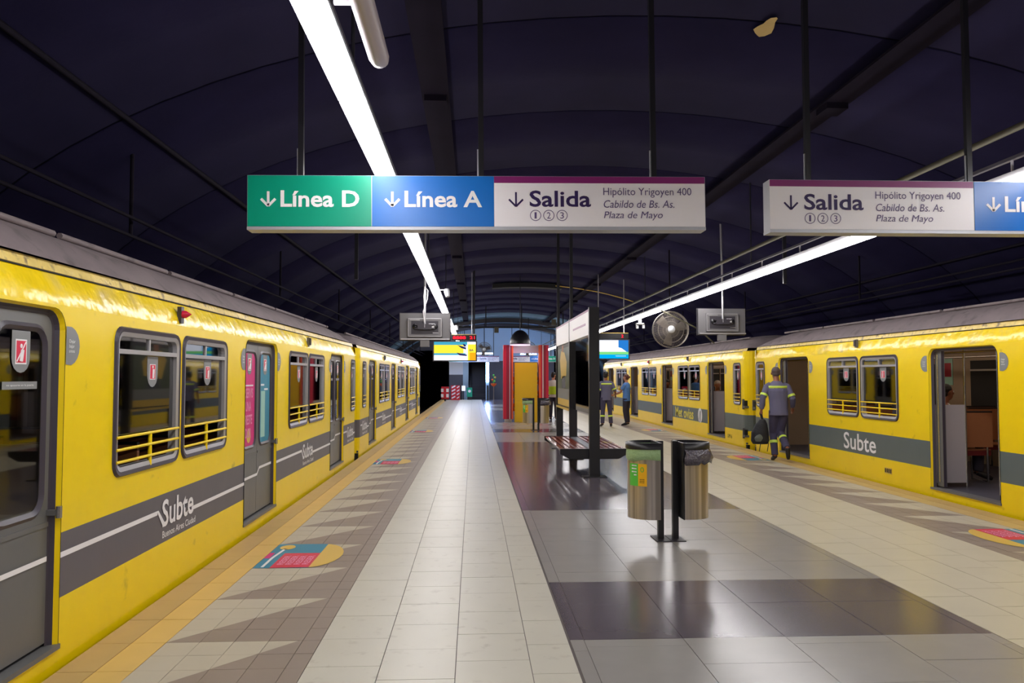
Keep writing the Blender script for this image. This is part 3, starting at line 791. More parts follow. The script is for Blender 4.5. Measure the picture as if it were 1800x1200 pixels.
# right far car: Y 17.75 .. 37.8
ye2 = 37.75; Lr2 = 20.0; ds2 = [2.2, 7.4, 12.6, 17.72]
wl2 = []
for a, b in zip(ds2, ds2[1:]): wl2 += [(a+b)/2-.597, (a+b)/2+.597]
carD = make_car('rfar', 'second yellow car of the right train, with faded yellow lettering and a round white emblem', (XR_, ye2, 0), PI, Lr2, ds2, 1.42, wl2, [.6, Lr2-.62], 'right', G2, lit=True)
text('Met ovias', 'lettering', 'faded_yellow', carD, 2.0, .30, (.0025, ye2-23.1, .55), '+x', bold=0.02)
em = MB(); em.lathe([(0.001,.004),(0.2,.004)], (0, ye2-21.45, .55), 'white_print', 24, axis='x')
em.add([(.006, ye2-21.45-.04, .36), (.006, ye2-21.45+.02, .36), (.006, ye2-21.45+.1, .66), (.006, ye2-21.45+.04, .70)], [(0,1,2,3)], 'band_r')
em.add([(.006, ye2-21.45-.13, .45), (.006, ye2-21.45-.10, .42), (.006, ye2-21.45-.02, .66), (.006, ye2-21.45-.05, .68)], [(0,1,2,3)], 'band_r')
em.build('round_emblem', carD)
text('UM 6', 'lettering', 'under', carD, .34, .09, (.0025, ye2-18.95, .18), '+x')
# small fittings on the bodies
def marker(car, y, m, z=2.09):
    k = MB(); k.box(-.02, .012, y-.03, y+.03, z-.07, z+.06, 'leaf' if m != 'red_print' else 'gasket')
    k.lathe([(.03,.0),(.028,.03),(.002,.07)], (.01, y, z), m, 12, axis='x') if m == 'red_print' else k.box(.012, .035, y-.022, y+.022, z-.05, z+.05, 'gasket')
    k.build('side_lamp', car)
marker(carA, 6.38+3.1, 'red_print'); marker(carA, 11.25+3.1, 'gasket'); marker(carB, 4.6, 'gasket'); marker(carB, 9.4, 'red_print')
marker(carC, ye-12.55, 'gasket', 2.14); marker(carD, 4.8, 'gasket', 2.12); marker(carD, 10.0, 'red_print', 2.12); marker(carD, 15.1, 'gasket', 2.12)
vp = MB().box(0, .006, ye-11.72, ye-11.52, .16, .25, 'gold'); [vp.box(.006, .009, ye-11.71+.05*k, ye-11.68+.05*k, .175, .235, 'under') for k in range(4)]; vp.build('vent_plate', carC)
for cr_, yy in ((carC, .13), (carD, Lr2-.13)):
    for z in (.98, .32):
        k = MB(); k.box(-.10, .03, yy-.07, yy+.07, z-.09, z-.04, 'leaf'); k.box(-.09, .02, yy-.05, yy+.05, z-.04, z+.08, 'under'); k.box(-.05, .04, yy-.05, yy-.03, z-.12, z+.11, 'leaf'); k.build('jumper_socket', cr_)
for nm, x, ya, yb, lab in (('coupling', -3.6, 15.85, 16.2, 'dark coupling between the two cars of the left train'), ('coupling', 7.465, 17.35, 17.75, 'dark coupling between the two cars of the right train')):
    k = MB(); k.box(x-.18, x+.18, ya+.01, yb-.01, -.55, -.25, 'under'); k.box(x-.55, x+.55, ya+.01, yb-.01, .12, 2.0, 'under')
    for s_ in (-1, 1): k.tube([(x+s_*.7, ya+.03, .5), (x+s_*.75, (ya+yb)/2, .2), (x+s_*.7, yb-.03, .5)], .03, 'under', 6)
    tag(k.build(nm), lab, 'coupling')

# ================================================================ PLATFORM FURNITURE
# --- twin litter bins
def twin_bins(label, loc, group, detail=True):
    t = thing('twin_litter_bin', label, 'litter bin', loc, 0, group)
    for px_, x0 in ((-.075, -1), (.072, 1)):
        MB().box(px_-.028, px_+.028, -.028, .028, 0, .965, 'black').build('post', t)
        MB().box(px_-.07, px_+.07, -.15, .15, 0, .008, 'tv_dark').build('base_plate', t)
    for s_ in (-1, 1):
        xp = s_*.11
        pl = MB(); pl.box(xp-.006, xp+.006, -.21, .21, .22, .93, 'black'); pl.build('back_plate', t)
        d = MB(); N = 20
        def D(sc_, z): return [(xp+s_*(.008+.28*sc_*math.sin(PI*k/N)**.75), -.205*sc_*math.cos(PI*k/N), z) for k in range(N+1)]
        d.rings([D(1,.22), D(1,.80)], 'steel', True, False, False)
        d.add(D(1,.22), [tuple(range(N+1))], 'steel')
        d.build('drum', t)
        l = MB(); m = 'liner' if s_ < 0 else 'liner_black'
        rr = random.Random(3)
        if s_ < 0: prof = [(1.01,.785),(1.05,.79),(1.045,.84),(1.03,.90),(.97,.93),(.93,.90),(.9,.6)]
        else: prof = [(1.02,.775),(1.12,.755),(1.17,.81),(1.12,.87),(1.03,.90),(.97,.93),(.9,.7)]
        rs = []
        for sc_, z in prof:
            rg = D(sc_, z)
            if s_ > 0: rg = [(p[0]+rr.uniform(-.012,.012), p[1]+rr.uniform(-.012,.012), p[2]+rr.uniform(-.015,.015)) for p in rg]
            else: rg = [(p[0], p[1], p[2]+.012*math.sin(k*.7)*(1 if z < .82 else 0)) for k, p in enumerate(rg)]
            rs.append(rg)
        l.rings(rs, m, True, False, False); l.build('bag_liner', t)
        r = MB(); r.rings([D(1.07,.895), D(1.07,.955), D(1.0,.958), D(1.0,.895)], 'black', True, False, False); r.box(xp-.012, xp+.008, -.215, .215, .905, .958, 'black'); r.build('rim', t)
        if s_ < 0:
            li = MB(); li.add(D(.96,.90), [tuple(range(N+1))], 'liner'); li.build('rubbish', t)
    # stickers on the left drum
    def patch(k0, k1, z0, z1, m):
        N = 60; p = MB(); pts = []
        for z in (z0, z1):
            pts.append([(-.11-(.0095+.28*math.sin(PI*k/N)**.75), -.206*math.cos(PI*k/N), z) for k in range(k0, k1+1)])
        p.rings([pts[1], pts[0]], m, True, False, False); return p
    st = patch(7, 14, .54, .755, 'amber').build('amber_label', t); g = patch(14, 24, .54, .755, 'lime').build('green_label', t)
    def mark(th, z, r, m, w_=1.0):
        dd = .0105+.28*math.sin(th)**.75; return (-.11-dd, -.206*math.cos(th), z)
    k = MB()
    c0 = 10.5*PI/60
    k.tube([mark(c0+.06*math.cos(a_*PI/8), .70+.022*math.sin(a_*PI/8), 0, 0) for a_ in range(17)], .004, 'lime', 5, cap=False)
    for z in (.575, .59, .605): k.tube([mark(c0-.09, z, 0, 0), mark(c0+.11, z, 0, 0)], .0028, 'under', 4)
    k.build('print', st)
    k = MB()
    for z in (.735, .705, .675, .645): k.tube([mark(15.5*PI/60, z, 0, 0), mark((20.5 if z > .66 else 18)*PI/60, z, 0, 0)], .007, 'white_print', 4)
    k.build('print', g)
    return t
twin_bins('twin steel litter bins in front of the bench, one green liner and one black', (1.928, 7.87, 0), 'twin litter bins')
twin_bins('distant twin steel litter bins standing before the yellow kiosk board', (1.88, 23.9, 0), 'twin litter bins')
# small print on the near bin's amber label
# --- bench with three posts carrying map boards
t = thing('bench', 'slatted red-brown bench with black end brackets under the map posts', 'bench', (1.94, 12.8, 0))
for i in range(5): MB().box(-.535+.095*i, -.535+.095*i+.058, 0.02, 2.75, .415, .44, 'slat').build('slat', t)
for i in range(5): MB().box(.09+.095*i, .09+.095*i+.058, 0.02, 2.75, .415, .44, 'slat').build('slat', t)
MB().box(-.06, .075, .02, 2.75, .41, .436, 'bench_grey').build('centre_strip', t)
for yy in (-.03, 2.75):
    MB().prism([(-.55,.445),(-.55,.365),(-.40,.28),(.40,.28),(.55,.365),(.55,.445)], yy, yy+.05, 'black', 'y').build('end_bracket', t)
MB().box(-.5, -.44, 0, 2.75, .37, .41, 'black').box(.44, .5, 0, 2.75, .37, .41, 'black').build('rail', t)
posts = []
t = thing('map_stand', 'tall black-posted stand with white header boards and glass map panels above the bench', 'map stand', (1.94, 12.75, 0))
for yy, w_ in ((0, .083), (2.72, .075), (5.15, .075)):
    p = MB().box(-w_, w_, yy-.05, yy+.05, 0, 2.72, 'black').build('post', t)
    MB().box(-.19, .19, yy-.12, yy+.12, 0, .012, 'black').build('base_plate', p)
for a, b, nm in ((.05, 2.67, 0), (2.77, 5.1, 1)):
    h = MB(); h.box(-.07, .07, a, b, 2.28, 2.70, 'sign_white'); hb = h.build('header_board', t)
    MB().box(-.072, .072, a, b, 2.665, 2.70, 'sign_purple').build('purple_strip', hb)
    if nm == 0: MB().box(-.073, -.07, a+.4, b-.55, 2.455, 2.49, 'sign_purple').build('purple_line', hb)
g = MB().box(-.012, .012, .06, 2.66, .98, 2.27, 'glass_clear').build('glass_panel', t)
p = MB(); p.box(-.05, .05, 2.8, 5.08, .98, 2.27, 'tv_dark'); pan = p.build('map_panel', t)
a = MB(); X = -.052
def Q(m, *pts): a.add([(X, y_, z_) for y_, z_ in pts], [tuple(range(len(pts)))], m)
Q('olive_poster', (2.9,1.35),(5.0,1.35),(5.0,2.2),(2.9,2.2)); X = -.053
Q('gold', (3.4,1.62),(4.3,1.55),(4.55,1.95),(4.3,2.15),(3.7,2.1),(3.3,1.9)); Q('wall_grey', (3.55,1.36),(4.2,1.36),(4.15,1.6),(3.6,1.62))
Q('grey_vinyl', (2.9,1.14),(5.0,1.14),(5.0,1.35),(2.9,1.35)); Q('gold', (2.9,1.0),(5.0,1.0),(5.0,1.14),(2.9,1.14)); Q('skin', (3.9,2.12),(4.15,2.12),(4.15,2.26),(3.9,2.26))
a.build('poster', pan)
MB().box(-.08, .08, 2.78, 5.1, .93, .97, 'gold').build('panel_sill', t)

# --- kiosk with striped columns
t = thing('kiosk', 'kiosk stand with striped crimson side columns and a mustard yellow back board', 'kiosk', (1.86, 28.3, 0))
def column_(x0, x1, cols):
    c = MB(); x = x0; tot = sum(w_ for w_, m in cols)
    for w_, m in cols:
        xx = x + (x1-x0)*w_/tot; c.box(x, xx-.002, 0 + (0.01 if m == 'white_print' else 0), .5, .1, 2.73, m); x = xx
    c.box(x0+.05, x1-.05, .05, .45, 0, .1, 'steel'); return c.build('striped_column', t)
column_(-.79, -.44, [(4,'kiosk_red'),(4,'kiosk_dark_red'),(1,'white_print'),(2,'kiosk_dark_red'),(2,'kiosk_orange')])
column_(.48, .82, [(2,'kiosk_orange'),(2,'kiosk_red'),(1.3,'white_print'),(3,'kiosk_dark_red'),(3,'kiosk_red')])
MB().box(-.39, .42, .06, .3, 0.0, .74, 'kiosk_yellow').build('lower_board', t)
MB().box(-.39, .42, .06, .3, .745, 2.1, 'kiosk_yellow').build('back_board', t)
sh = MB()
for z in (.35, .8, 1.3, 1.75): sh.box(-.44, .48, .3, .7, z, z+.02, 'steel')
sh.build('shelf', t)
MB().box(-.44, .48, .3, .45, 2.45, 2.73, 'wall_white').build('fascia', t)
for i, (x, z, m) in enumerate(((-.42,.37,'kiosk_orange'),(-.42,.82,'gold'),(-.42,1.32,'kiosk_orange'),(.43,.82,'kiosk_orange'),(.43,1.32,'kiosk_orange'),(.43,1.77,'white_print'),(.43,.37,'gold'))):
    o = MB().prism([(x-.03,.31),(x+.04,.31),(x+.04,.45),(x-.03,.45)], z+.002, z+.28, m).box(x-.031, x+.041, .309, .451, z+.1, z+.16, 'white_print').build('goods_packet', None, (1.86, 28.3, 0))
    tag(o, 'small %s packet at the %s edge of the yellow kiosk board, %s shelf' % ({'kiosk_orange':'orange','gold':'golden','white_print':'white'}[m], 'left' if x < 0 else 'right', {.37:'lowest',.82:'second',1.32:'third',1.77:'top'}[z]), 'packet', 'packets on the kiosk shelves')
# dome lamp above the kiosk
t = thing('dome_lamp', 'black dome pendant lamp with pink-white lit rim hanging over the kiosk', 'lamp', (1.64, 27.9, 2.72))
d = MB(); d.lathe([(.36*math.cos(math.radians(a_)), .02+.50*math.sin(math.radians(a_))) for a_ in range(0, 91, 9)], (0,0,0), 'black', 24); d.lathe([(.36,.02),(.34,0),(.30,.03)], (0,0,0), 'black', 24); d.build('dome', t)
MB().lathe([(.001,.02),(.33,.02),(.35,-.015),(.001,-.03)], (0,0,0), 'dome_light', 24).build('bulb_ring', t)
MB().tube([(0,0,.5),(0,0,vpt(1.64,27.9)[2]-2.72)], .015, 'black', 6).build('stem', t)
for i, x in enumerate((2.72, -0.12, 2.2)):
    pass

# --- television backs
def tv(label, loc, rz, hang_curve):
    t = thing('television', label, 'television', loc, rz, 'hanging televisions seen from behind')
    c = MB(); c.box(-.5, .5, 0, .05, -.27, .27, 'tv_back'); c.box(-.515, .515, .05, .08, -.285, .285, 'tv_dark'); c.build('case', t)
    c = MB(); c.box(-.34, .34, -.05, 0, -.21, .17, 'tv_back'); c.box(-.27, .27, -.055, -.05, -.15, .11, 'tv_dark'); c.build('back_cover', t)
    c = MB()
    for a_, b_, e_, f_ in ((-.33,.33,.15,.165),(-.33,.33,-.2,-.19),(-.335,-.325,-.2,.165),(.325,.335,-.2,.165),(.16,.27,-.135,-.12),(-.30,-.1,.125,.14)): c.box(a_, b_, -.062, -.05, e_, f_, 'alu')
    c.build('back_frame', t)
    for q in (-.19, .20): MB().lathe([(.001,-.012),(.055,-.012),(.06,0)], (q, -.055, .0), 'black', 14, axis='y').build('speaker_port', t)
    MB().box(.08, .19, -.075, -.068, -.02, .06, 'white_print').build('label_plate', t)
    c = MB(); c.box(-.14, .14, -.10, -.055, -.06, .05, 'tv_dark'); c.tube([(-.2,-.08,-.05),(.2,-.08,.04)], .018, 'tv_dark', 6); c.tube([(-.2,-.08,.04),(.2,-.08,-.05)], .018, 'tv_dark', 6); c.build('mount', t)
    MB().box(-.48, .5, -.04, -.01, -.262, -.235, 'alu').build('bottom_rail', t)
    MB().box(-.09, .09, -.03, .04, -.40, -.27, 'tv_back').build('connector_box', t)
    zt = vpt(loc[0], loc[1])[2]-loc[2]
    MB().tube([(0,-.08,-.02),(0,-.08,.62 if not hang_curve else .5),(0,0,zt)], .022, 'alu', 8).build('pole', t)
    if hang_curve:
        MB().tube([(.0,-.09,.05),(-.03,-.1,.3),(.05,-.1,.55),(.06,-.1,.72),(0,-.1,.8),(-.02,-.1,.6),(.0,-.1,.28)], .010, 'white_print', 6).build('cable', t)
    return t
tv('grey television back hanging on a pole over the left walkway', (-.97, 16.0, 2.60), 0, True)
tv('grey television back hanging on a pole over the right walkway', (5.19, 16.4, 2.75), 0, False)
# --- lit information screens
def info(label, loc, kind):
    t = thing('information_screen', label, 'screen', loc, 0, 'lit information screens')
    MB().box(-.72, .72, 0, .14, -.33, .33, 'tv_dark').build('case', t)
    s = MB()
    def R_(x0, x1, z0, z1, m, y=-.002): s.add([(x0,y,z0),(x1,y,z0),(x1,y,z1),(x0,y,z1)], [(0,1,2,3)], m)
    if kind == 'y':
        R_(-.68,.68,-.30,.30,'scr_white'); R_(-.68,.40,.2,.30,'scr_teal',-.004); R_(-.68,.28,-.07,.2,'scr_yellow',-.004); R_(.42,.68,-.30,.22,'scr_yellow',-.004); R_(.48,.68,-.30,-.05,'scr_orange',-.006)
        R_(-.68,.35,-.13,-.07,'scr_teal',-.004)
        s.add([(.08,-.006,.2),(.36,-.006,.12),(.36,-.006,.05),(.2,-.006,.1)], [(3,2,1,0)], 'scr_dark'); s.add([(.05,-.006,-.05),(.40,-.006,-.12),(.38,-.006,-.16),(.15,-.006,-.14)], [(3,2,1,0)], 'scr_dark')
        s.add([(.25,-.006,.24),(.33,-.006,.22),(.38,-.006,.16),(.30,-.006,.14)], [(3,2,1,0)], 'scr_dark')
    else:
        R_(-.68,.68,-.30,.30,'scr_blue'); R_(-.68,-.35,-.06,.30,'scr_cyan',-.004); R_(-.35,.35,-.1,.30,'scr_white',-.005); s.add([(.3,-.006,-.1),(.62,-.006,-.08),(.45,-.006,.04),(.3,-.006,.08)], [(0,1,2,3)], 'scr_white')
        R_(-.68,.68,-.17,-.08,'scr_green',-.007); R_(-.68,.68,-.30,-.17,'scr_cyan',-.007); R_(.25,.6,-.225,-.215,'scr_white',-.009)
    scn = s.build('screen', t)
    if kind == 'y': text('BA', 'lettering', 'scr_dark', scn, .13, .07, (.54, -.007, .03), bold=.02)
    else: text('U', 'lettering', 'scr_white', scn, .11, .17, (-.52, -.006, .10), bold=.04)
    x0, x1 = (-.12, .70) if kind == 'y' else (-.70, .68)
    hd = MB().box(x0, x1, -.01, .12, .345, .53, 'under').build('led_header', t)
    MB().box(x0, x1, -.01, .12, .53, .545, 'gold').build('header_trim', t)
    if kind == 'y': text('8888  21', 'led_digits', 'led', hd, .72, .10, (.29, -.012, .437), bold=.02)
    else: text('2', 'led_digits', 'led', hd, .07, .10, (.48, -.012, .437), bold=.02)
    zt = vpt(loc[0], loc[1])[2]-loc[2]
    for x in (.55,) if kind == 'y' else (-.3, .55): zt = vpt(loc[0]+x, loc[1])[2]-loc[2]-.05; MB().tube([(x,.05,.54),(x,.05,zt)], .018, 'alu', 6).build('pole', t)
    return t
info('lit yellow and white information screen with red digits over the left walkway', (-.60, 26, 2.435), 'y')
info('lit blue information screen over the right walkway behind the map stand', (4.42, 26, 2.50), 'b')

# --- fans
def fan(label, loc, R_, lum, rz=0, cable=False):
    t = thing('round_fan', label, 'fan', loc, rz, 'round caged fans')
    c = MB(); 
    for r in (R_, R_*.72, R_*.45, R_*.22): c.tube([(r*math.cos(2*PI*k/28), 0, r*math.sin(2*PI*k/28)) for k in range(29)], .009, 'fan_grey', 5, cap=False)
    for k in range(72):
        a_ = 2*PI*k/72; c.tube([(R_*.15*math.cos(a_), -.04, R_*.15*math.sin(a_)), (R_*math.cos(a_), 0, R_*math.sin(a_))], .0045, 'fan_grey', 4, cap=False)
    c.build('cage', t)
    MB().lathe([(R_*1.0,-.012),(R_*1.02,.0),(R_*1.0,.14),(R_*.97,.14)], (0,.0,0), 'fan_grey', 32, axis='y').build('rim', t)
    MB().lathe([(.001,-.10),(.08,-.09),(.10,-.03),(.10,.12)], (0,0,0), 'wall_white', 16, axis='y').build('motor', t)
    b = MB()
    for k in range(3):
        a_ = 2*PI*k/3 + .3; pts = []
        for rr, w_ in ((.1,.25),(.5,.42),(.9,.3)):
            for s_ in (-1, 1): pts.append((R_*rr*math.cos(a_+s_*w_), .05+s_*.03, R_*rr*math.sin(a_+s_*w_)))
        b.add(pts, [(0,1,3,2),(2,3,5,4)], 'fan_grey')
    b.build('blade', t)
    MB().tube([(0,.1,0),(0,.12,R_*.6),(0,.12,vpt(loc[0],loc[1])[2]-loc[2])], .02, 'pipe_dark', 6).build('pole', t)
    return t
f = fan('large round caged fan hanging beyond the right row of strip lamps', (5.02, 20.0, 2.80), .46, 1)
fan('small distant round fan hanging left of the dome lamp', (.66, 48.0, 3.25), .43, 1)
fan('small distant round fan hanging behind the dome lamp', (3.3, 47.5, 3.25), .46, 1)
o = MB().tube([(4.6, 19.4, 3.25), (5.0, 19.4, 3.05), (5.55, 19.4, 2.78), (5.95, 19.4, 2.42)], .02, 'pipe', 6).build('bent_pipe'); tag(o, 'thin bent grey pipe slanting down across the large caged fan', 'pipe')
# --- cameras on the lamp rails
def cctv(label, loc, twin=False):
    t = thing('security_camera', label, 'camera', loc, 0, 'white security cameras')
    if twin:
        MB().lathe([(.001,.03),(.12,.03),(.13,.0),(.001,-.02)], (0,0,-.16), 'wall_white', 14).build('plate', t)
        MB().tube([(0,0,0),(0,0,-.14)], .05, 'wall_white', 8).build('arm', t)
        for x in (-.08, .1): MB().tube([(x,0,-.17),(x,-.02,-.28)], .038, 'wall_white', 10).build('camera_head', t)
    else:
        MB().tube([(-.12,0,.06),(0.02,0,.06)], .012, 'wall_white', 6).build('arm', t)
        MB().tube([(.02,-.02,.07),(.03,-.03,.02),(.05,-.06,-.08)], [.05,.058,.04], 'wall_white', 12).build('camera_head', t)
cctv('white security camera beside the left lamp row above the television', (-.55, 15.6, 3.24))
cctv('smaller white security camera farther along the left lamp row', (-.60, 27.0, 3.26))
cctv('twin-headed white security camera hanging under the right lamp row', (4.73, 22.4, 3.25), True)

# --- conduits, trays and wires on the vault
def run(name, label, cat, x, z, r, m, y0=-1, y1=56, group=None):
    o = MB().tube([(x, y0, z), (x, (y0+y1)/2, z), (x, y1, z)], r, m, 6).build(name); tag(o, label, cat, group); return o
run('conduit', 'thin conduit running along the vault high above the left train', 'conduit', -3.3, vpt(-3.3,0)[2]-.05, .028, 'pipe_dark')
run('conduit', 'olive conduit running above the right row of strip lamps', 'conduit', 4.62, 3.72, .03, 'pipe')
run('conduit', 'pale thin conduit low on the vault behind the right-hand train', 'conduit', 8.0, vpt(8.0,0)[2]-.06, .022, 'pipe_dark')
for x, lab in ((-3.6, 'left'), (7.46, 'right')):
    t = thing('overhead_wire', 'pair of dark overhead current rails above the %s train roof' % lab, 'wire', (x, 0, 3.08))
    for dx, dz in ((0, 0), (.12, .14)): MB().tube([(dx,-2,dz),(dx,57,dz)], .018, 'pipe_dark', 6).build('wire', t)
    for k in range(9): 
        yy = 2+6.5*k; MB().tube([(0,yy,0),(0,yy,vpt(x,yy)[2]-3.08)], .02, 'pipe_dark', 6).build('hanger', t)
for x, lab in ((-.45, 'left'), (4.35, 'right')):
    t = thing('cable_tray', 'wide dusty cable tray along the vault over the %s walkway' % lab, 'cable tray', (x, 0, vpt(x,0)[2]-.14))
    MB().box(-.16, .16, -1, 56, 0.03, .06, 'tray').build('tray', t)
    for k in range(9): MB().box(-.13, .13, 3+6.2*k, 3.3+6.2*k, -.04, .03, 'tray').build('junction_box', t)
t = thing('vault_beam', 'dark curved duct crossing the crown of the vault beyond the signs', 'duct', (0, 30, 0))
b = MB(); b.rings([[ (x_, dy, vpt(x_, 0, off)[2]) for (dy, off) in ((0,.04),(0,.20),(.5,.20),(.5,.04))] for x_ in [.72+.24*k for k in range(12)]], 'under', False, True, True); b.build('duct', t)
MB().tube([(x_, -.1, vpt(x_,0,.12)[2]) for x_ in [3.1+.33*k for k in range(10)]], .02, 'gold', 6).build('conduit', t)
t = thing('cross_beam', 'thin dark horizontal bar hung across the platform before the bluish vault end', 'beam', (0, 40, 0))
MB().box(-1.3, 4.6, 0, .1, 4.05, 4.13, 'under').build('bar', t)
for x_ in (-1.2, .6, 2.4, 4.5): MB().box(x_, x_+.05, 0, .05, 4.1, vpt(x_,0)[2], 'under').build('hanger', t)
for x_, z_ in ((1.05, 3.95), (3.95, 4.35)): MB().box(x_, x_+.22, -.05, .08, z_-.14, z_+.14, 'pipe').build('junction_box', t)
# thin vertical rods seen against the vault
for x_, yy, z0 in ((.02, 26.0, 3.0), (2.73, 22.0, 2.5), (1.93, 15.6, 2.72), (1.94, 18.1, 2.72), (5.35, 13.4, 3.2), (-2.05, 14.0, 3.3)):
    o = MB().box(x_-.03, x_+.03, yy-.02, yy+.02, z0, vpt(x_,yy)[2], 'black').build('ceiling_rod'); tag(o, 'slim dark vault rod hanging ' + {.02:'above the yellow information screen',2.73:'right of the kiosk dome lamp',1.93:'over the middle post of the map stand',1.94:'over the far post of the map stand',5.35:'over the right television',-2.05:'over the left train, short of the television'}[x_], 'rod', 'slim ceiling rods')
# bare plaster patch
o = MB(); o.add([(2.95+.085*math.cos(a_)*(1+.35*math.sin(3*a_)), 7.78+.06*math.sin(a_*2)*.5+.22*math.sin(a_), 0) for a_ in [2*PI*k/14 for k in range(14)]], [tuple(range(14))[::-1]], 'plaster')
o.v = [(a_, b_, vpt(a_, b_, .02)[2]-.01) for a_, b_, c_ in o.v]
tag(o.build('plaster_patch'), 'small patch of bare yellowish plaster on the dark vault at the top of the picture', 'patch')

# --- floor stickers
def sticker(label, loc, rz, s=1.0):
    t = thing('floor_sticker', label, 'floor sticker', loc, rz, 'round-ended floor stickers by the doors')
    b = MB(); X0, X1, Y0, Y1 = 0, .67*s, -.475*s, .475*s
    def A(m, pts, z=.0022): b.add([(x_, y_, z) for x_, y_ in pts], [tuple(range(len(pts)))], m)
    xc = .42*s
    arc_ = [(xc+(X1-xc)*math.cos(math.radians(a_)), Y1*math.sin(math.radians(a_))) for a_ in range(-90, 91, 15)]
    A('teal_poster', [(X0,Y0),(xc,Y0)] + arc_[1:-1] + [(xc,Y1),(X0,Y1)])
    A('gold', [(xc+.04*s,Y0*.97)] + arc_[1:-1] + [(xc+.04*s,Y1*.97)], .0028)
    A('red_print', [(.14*s,Y0),(xc+.04*s,Y0*.97),(xc+.04*s,.08*s),(.14*s,.08*s)], .0034)
    A('magenta', [(0,-.12*s),(.05*s,-.12*s),(.05*s,.1*s),(0,.1*s)], .0034)
    A('white_print', [(.06*s,-.45*s),(.085*s,-.45*s),(.085*s,-.1*s),(.06*s,-.1*s)], .004); A('white_print', [(.06*s,-.1*s),(.085*s,-.12*s),(.115*s,.28*s),(.09*s,.28*s)], .004)
    A('gold', [(.11*s+.07*s*math.cos(2*PI*k/16), .33*s+.1*s*math.sin(2*PI*k/16)) for k in range(16)], .004)
    b.build('print', t)
    for k in range(4): text('RESER', 'lettering', 'pale_pink', t, .34*s, .055*s, (.20*s+.07*s*k, -.2*s, .0035), 'z90', bold=.02)
    return t
sticker('nearest round-ended teal and pink floor sticker by the left train door', (-1.84, 7.30, 0.0008), 0)
sticker('second teal and pink floor sticker along the left platform edge', (-1.84, 15.2, .0008), 0)
sticker('third, smaller-looking floor sticker far along the left platform edge', (-1.84, 23.6, .0008), 0)
sticker('farthest floor sticker on the left platform edge', (-1.84, 31.2, .0008), 0)
sticker('pink and yellow floor sticker at the right picture edge', (5.70, 7.72, .0008), PI)
sticker('floor sticker beside the walking man with the backpack', (5.70, 15.55, .0008), PI)
sticker('floor sticker near the standing pair by the right train', (5.70, 23.7, .0008), PI)

# ================================================================ END OF PLATFORM
es = thing('escalator', 'dark escalator rising behind a barrier at the end of the platform', 'escalator', (.4, 56.3, 0))
for k in range(14):
    MB().box(-.55, .55, .3+.32*k, .3+.32*(k+1), 0, .2*(k+1), 'esc_dark').build('step', es)
for s_ in (-1, 1):
    MB().prism([(0,0),(0,.95),(.5,.95),(5,3.75),(5,2.9),(.5,0)], s_*.62-.06, s_*.62+.06, 'black', 'x').build('balustrade', es)
MB().box(.48, .72, .1, .2, .0, 2.6, 'wall_blue').build('lit_panel', es)
MB().box(.52, .68, .05, .1, 1.25, 2.6, 'end_lamp').build('light_panel', es)
for i, (x_, z_) in enumerate(((.7, 3.1), (-.6, 2.72), (3.8, 3.15))):
    o = MB().box(x_-.55, x_+.55, 51.5+i*1.6, 51.6+i*1.6, z_-.04, z_+.04, 'end_lamp'); o.box(x_-.02, x_+.02, 51.5+i*1.6, 51.6+i*1.6, z_+.04, vpt(x_, 52)[2], 'black')
    tag(o.build('tube_light'), 'bluish lit tube hanging at the platform end, ' + ('just above the escalator', 'left of the escalator', 'right of the kiosk')[i], 'lamp', 'bluish tubes at the platform end')
t = thing('barrier_board', 'red and white marked barrier board standing at the left end of the platform', 'barrier', (-1.85, 52.5, 0))
b = MB(); b.box(-.24, .26, 0, .3, .15, .95, 'barrier_red')
for x_ in (-.2, .14): 
    for z_ in (.25, .6): b.box(x_-.06, x_+.1, -.01, 0, z_, z_+.22, 'white_print')
b.build('board', t); MB().box(-.05, .05, .1, .2, 0, .15, 'black').build('foot', t)
t = thing('barrier_board', 'red and white diagonal-striped barrier box right of the first barrier board', 'barrier', (-1.18, 55.0, 0))
b = MB(); b.box(-.36, .26, 0, .3, 0, 1.0, 'barrier_red')
for k in range(4): b.add([(-.3,-.004,.08+.24*k),(-.05,-.004,.2+.24*k),(-.05,-.004,.3+.24*k),(-.3,-.004,.18+.24*k)], [(0,1,2,3)], 'white_print'); b.add([(.05,-.004,.08+.24*k),(.22,-.004,.18+.24*k),(.22,-.004,.26+.24*k),(.05,-.004,.16+.24*k)], [(0,1,2,3)], 'white_print')
b.build('box', t)
t = thing('lit_sign_box', 'small bright white lit box at the foot of the escalator', 'lamp', (-.68, 55.8, .62)); MB().box(-.12, .12, 0, .1, 0, .35, 'scr_white').build('face', t); MB().box(-.03, .03, .03, .08, -.62, 0, 'black').build('leg', t)
t = thing('notice_board', 'teal standing notice with a pale round mark before the escalator', 'notice', (-.26, 55.6, 0)); b = MB(); b.box(-.19, .19, 0, .05, .2, .85, 'sign_green'); b.lathe([(.001,-.01),(.1,-.01)], (0,0,.6), 'white_print', 14, axis='y'); b.build('board', t); MB().box(-.15, .15, .0, .2, 0, .2, 'black').build('foot', t)
for x_, lab in ((-.85, 'left'), (1.0, 'right')):
    o = MB(); o.box(x_-.04, x_+.04, 55.4, 55.5, 0, 1.0, 'black'); o.box(x_-.04, x_+.04, 55.4, 56.2, .92, 1.0, 'black'); tag(o.build('railing'), 'black railing post on the %s of the escalator foot' % lab, 'railing')
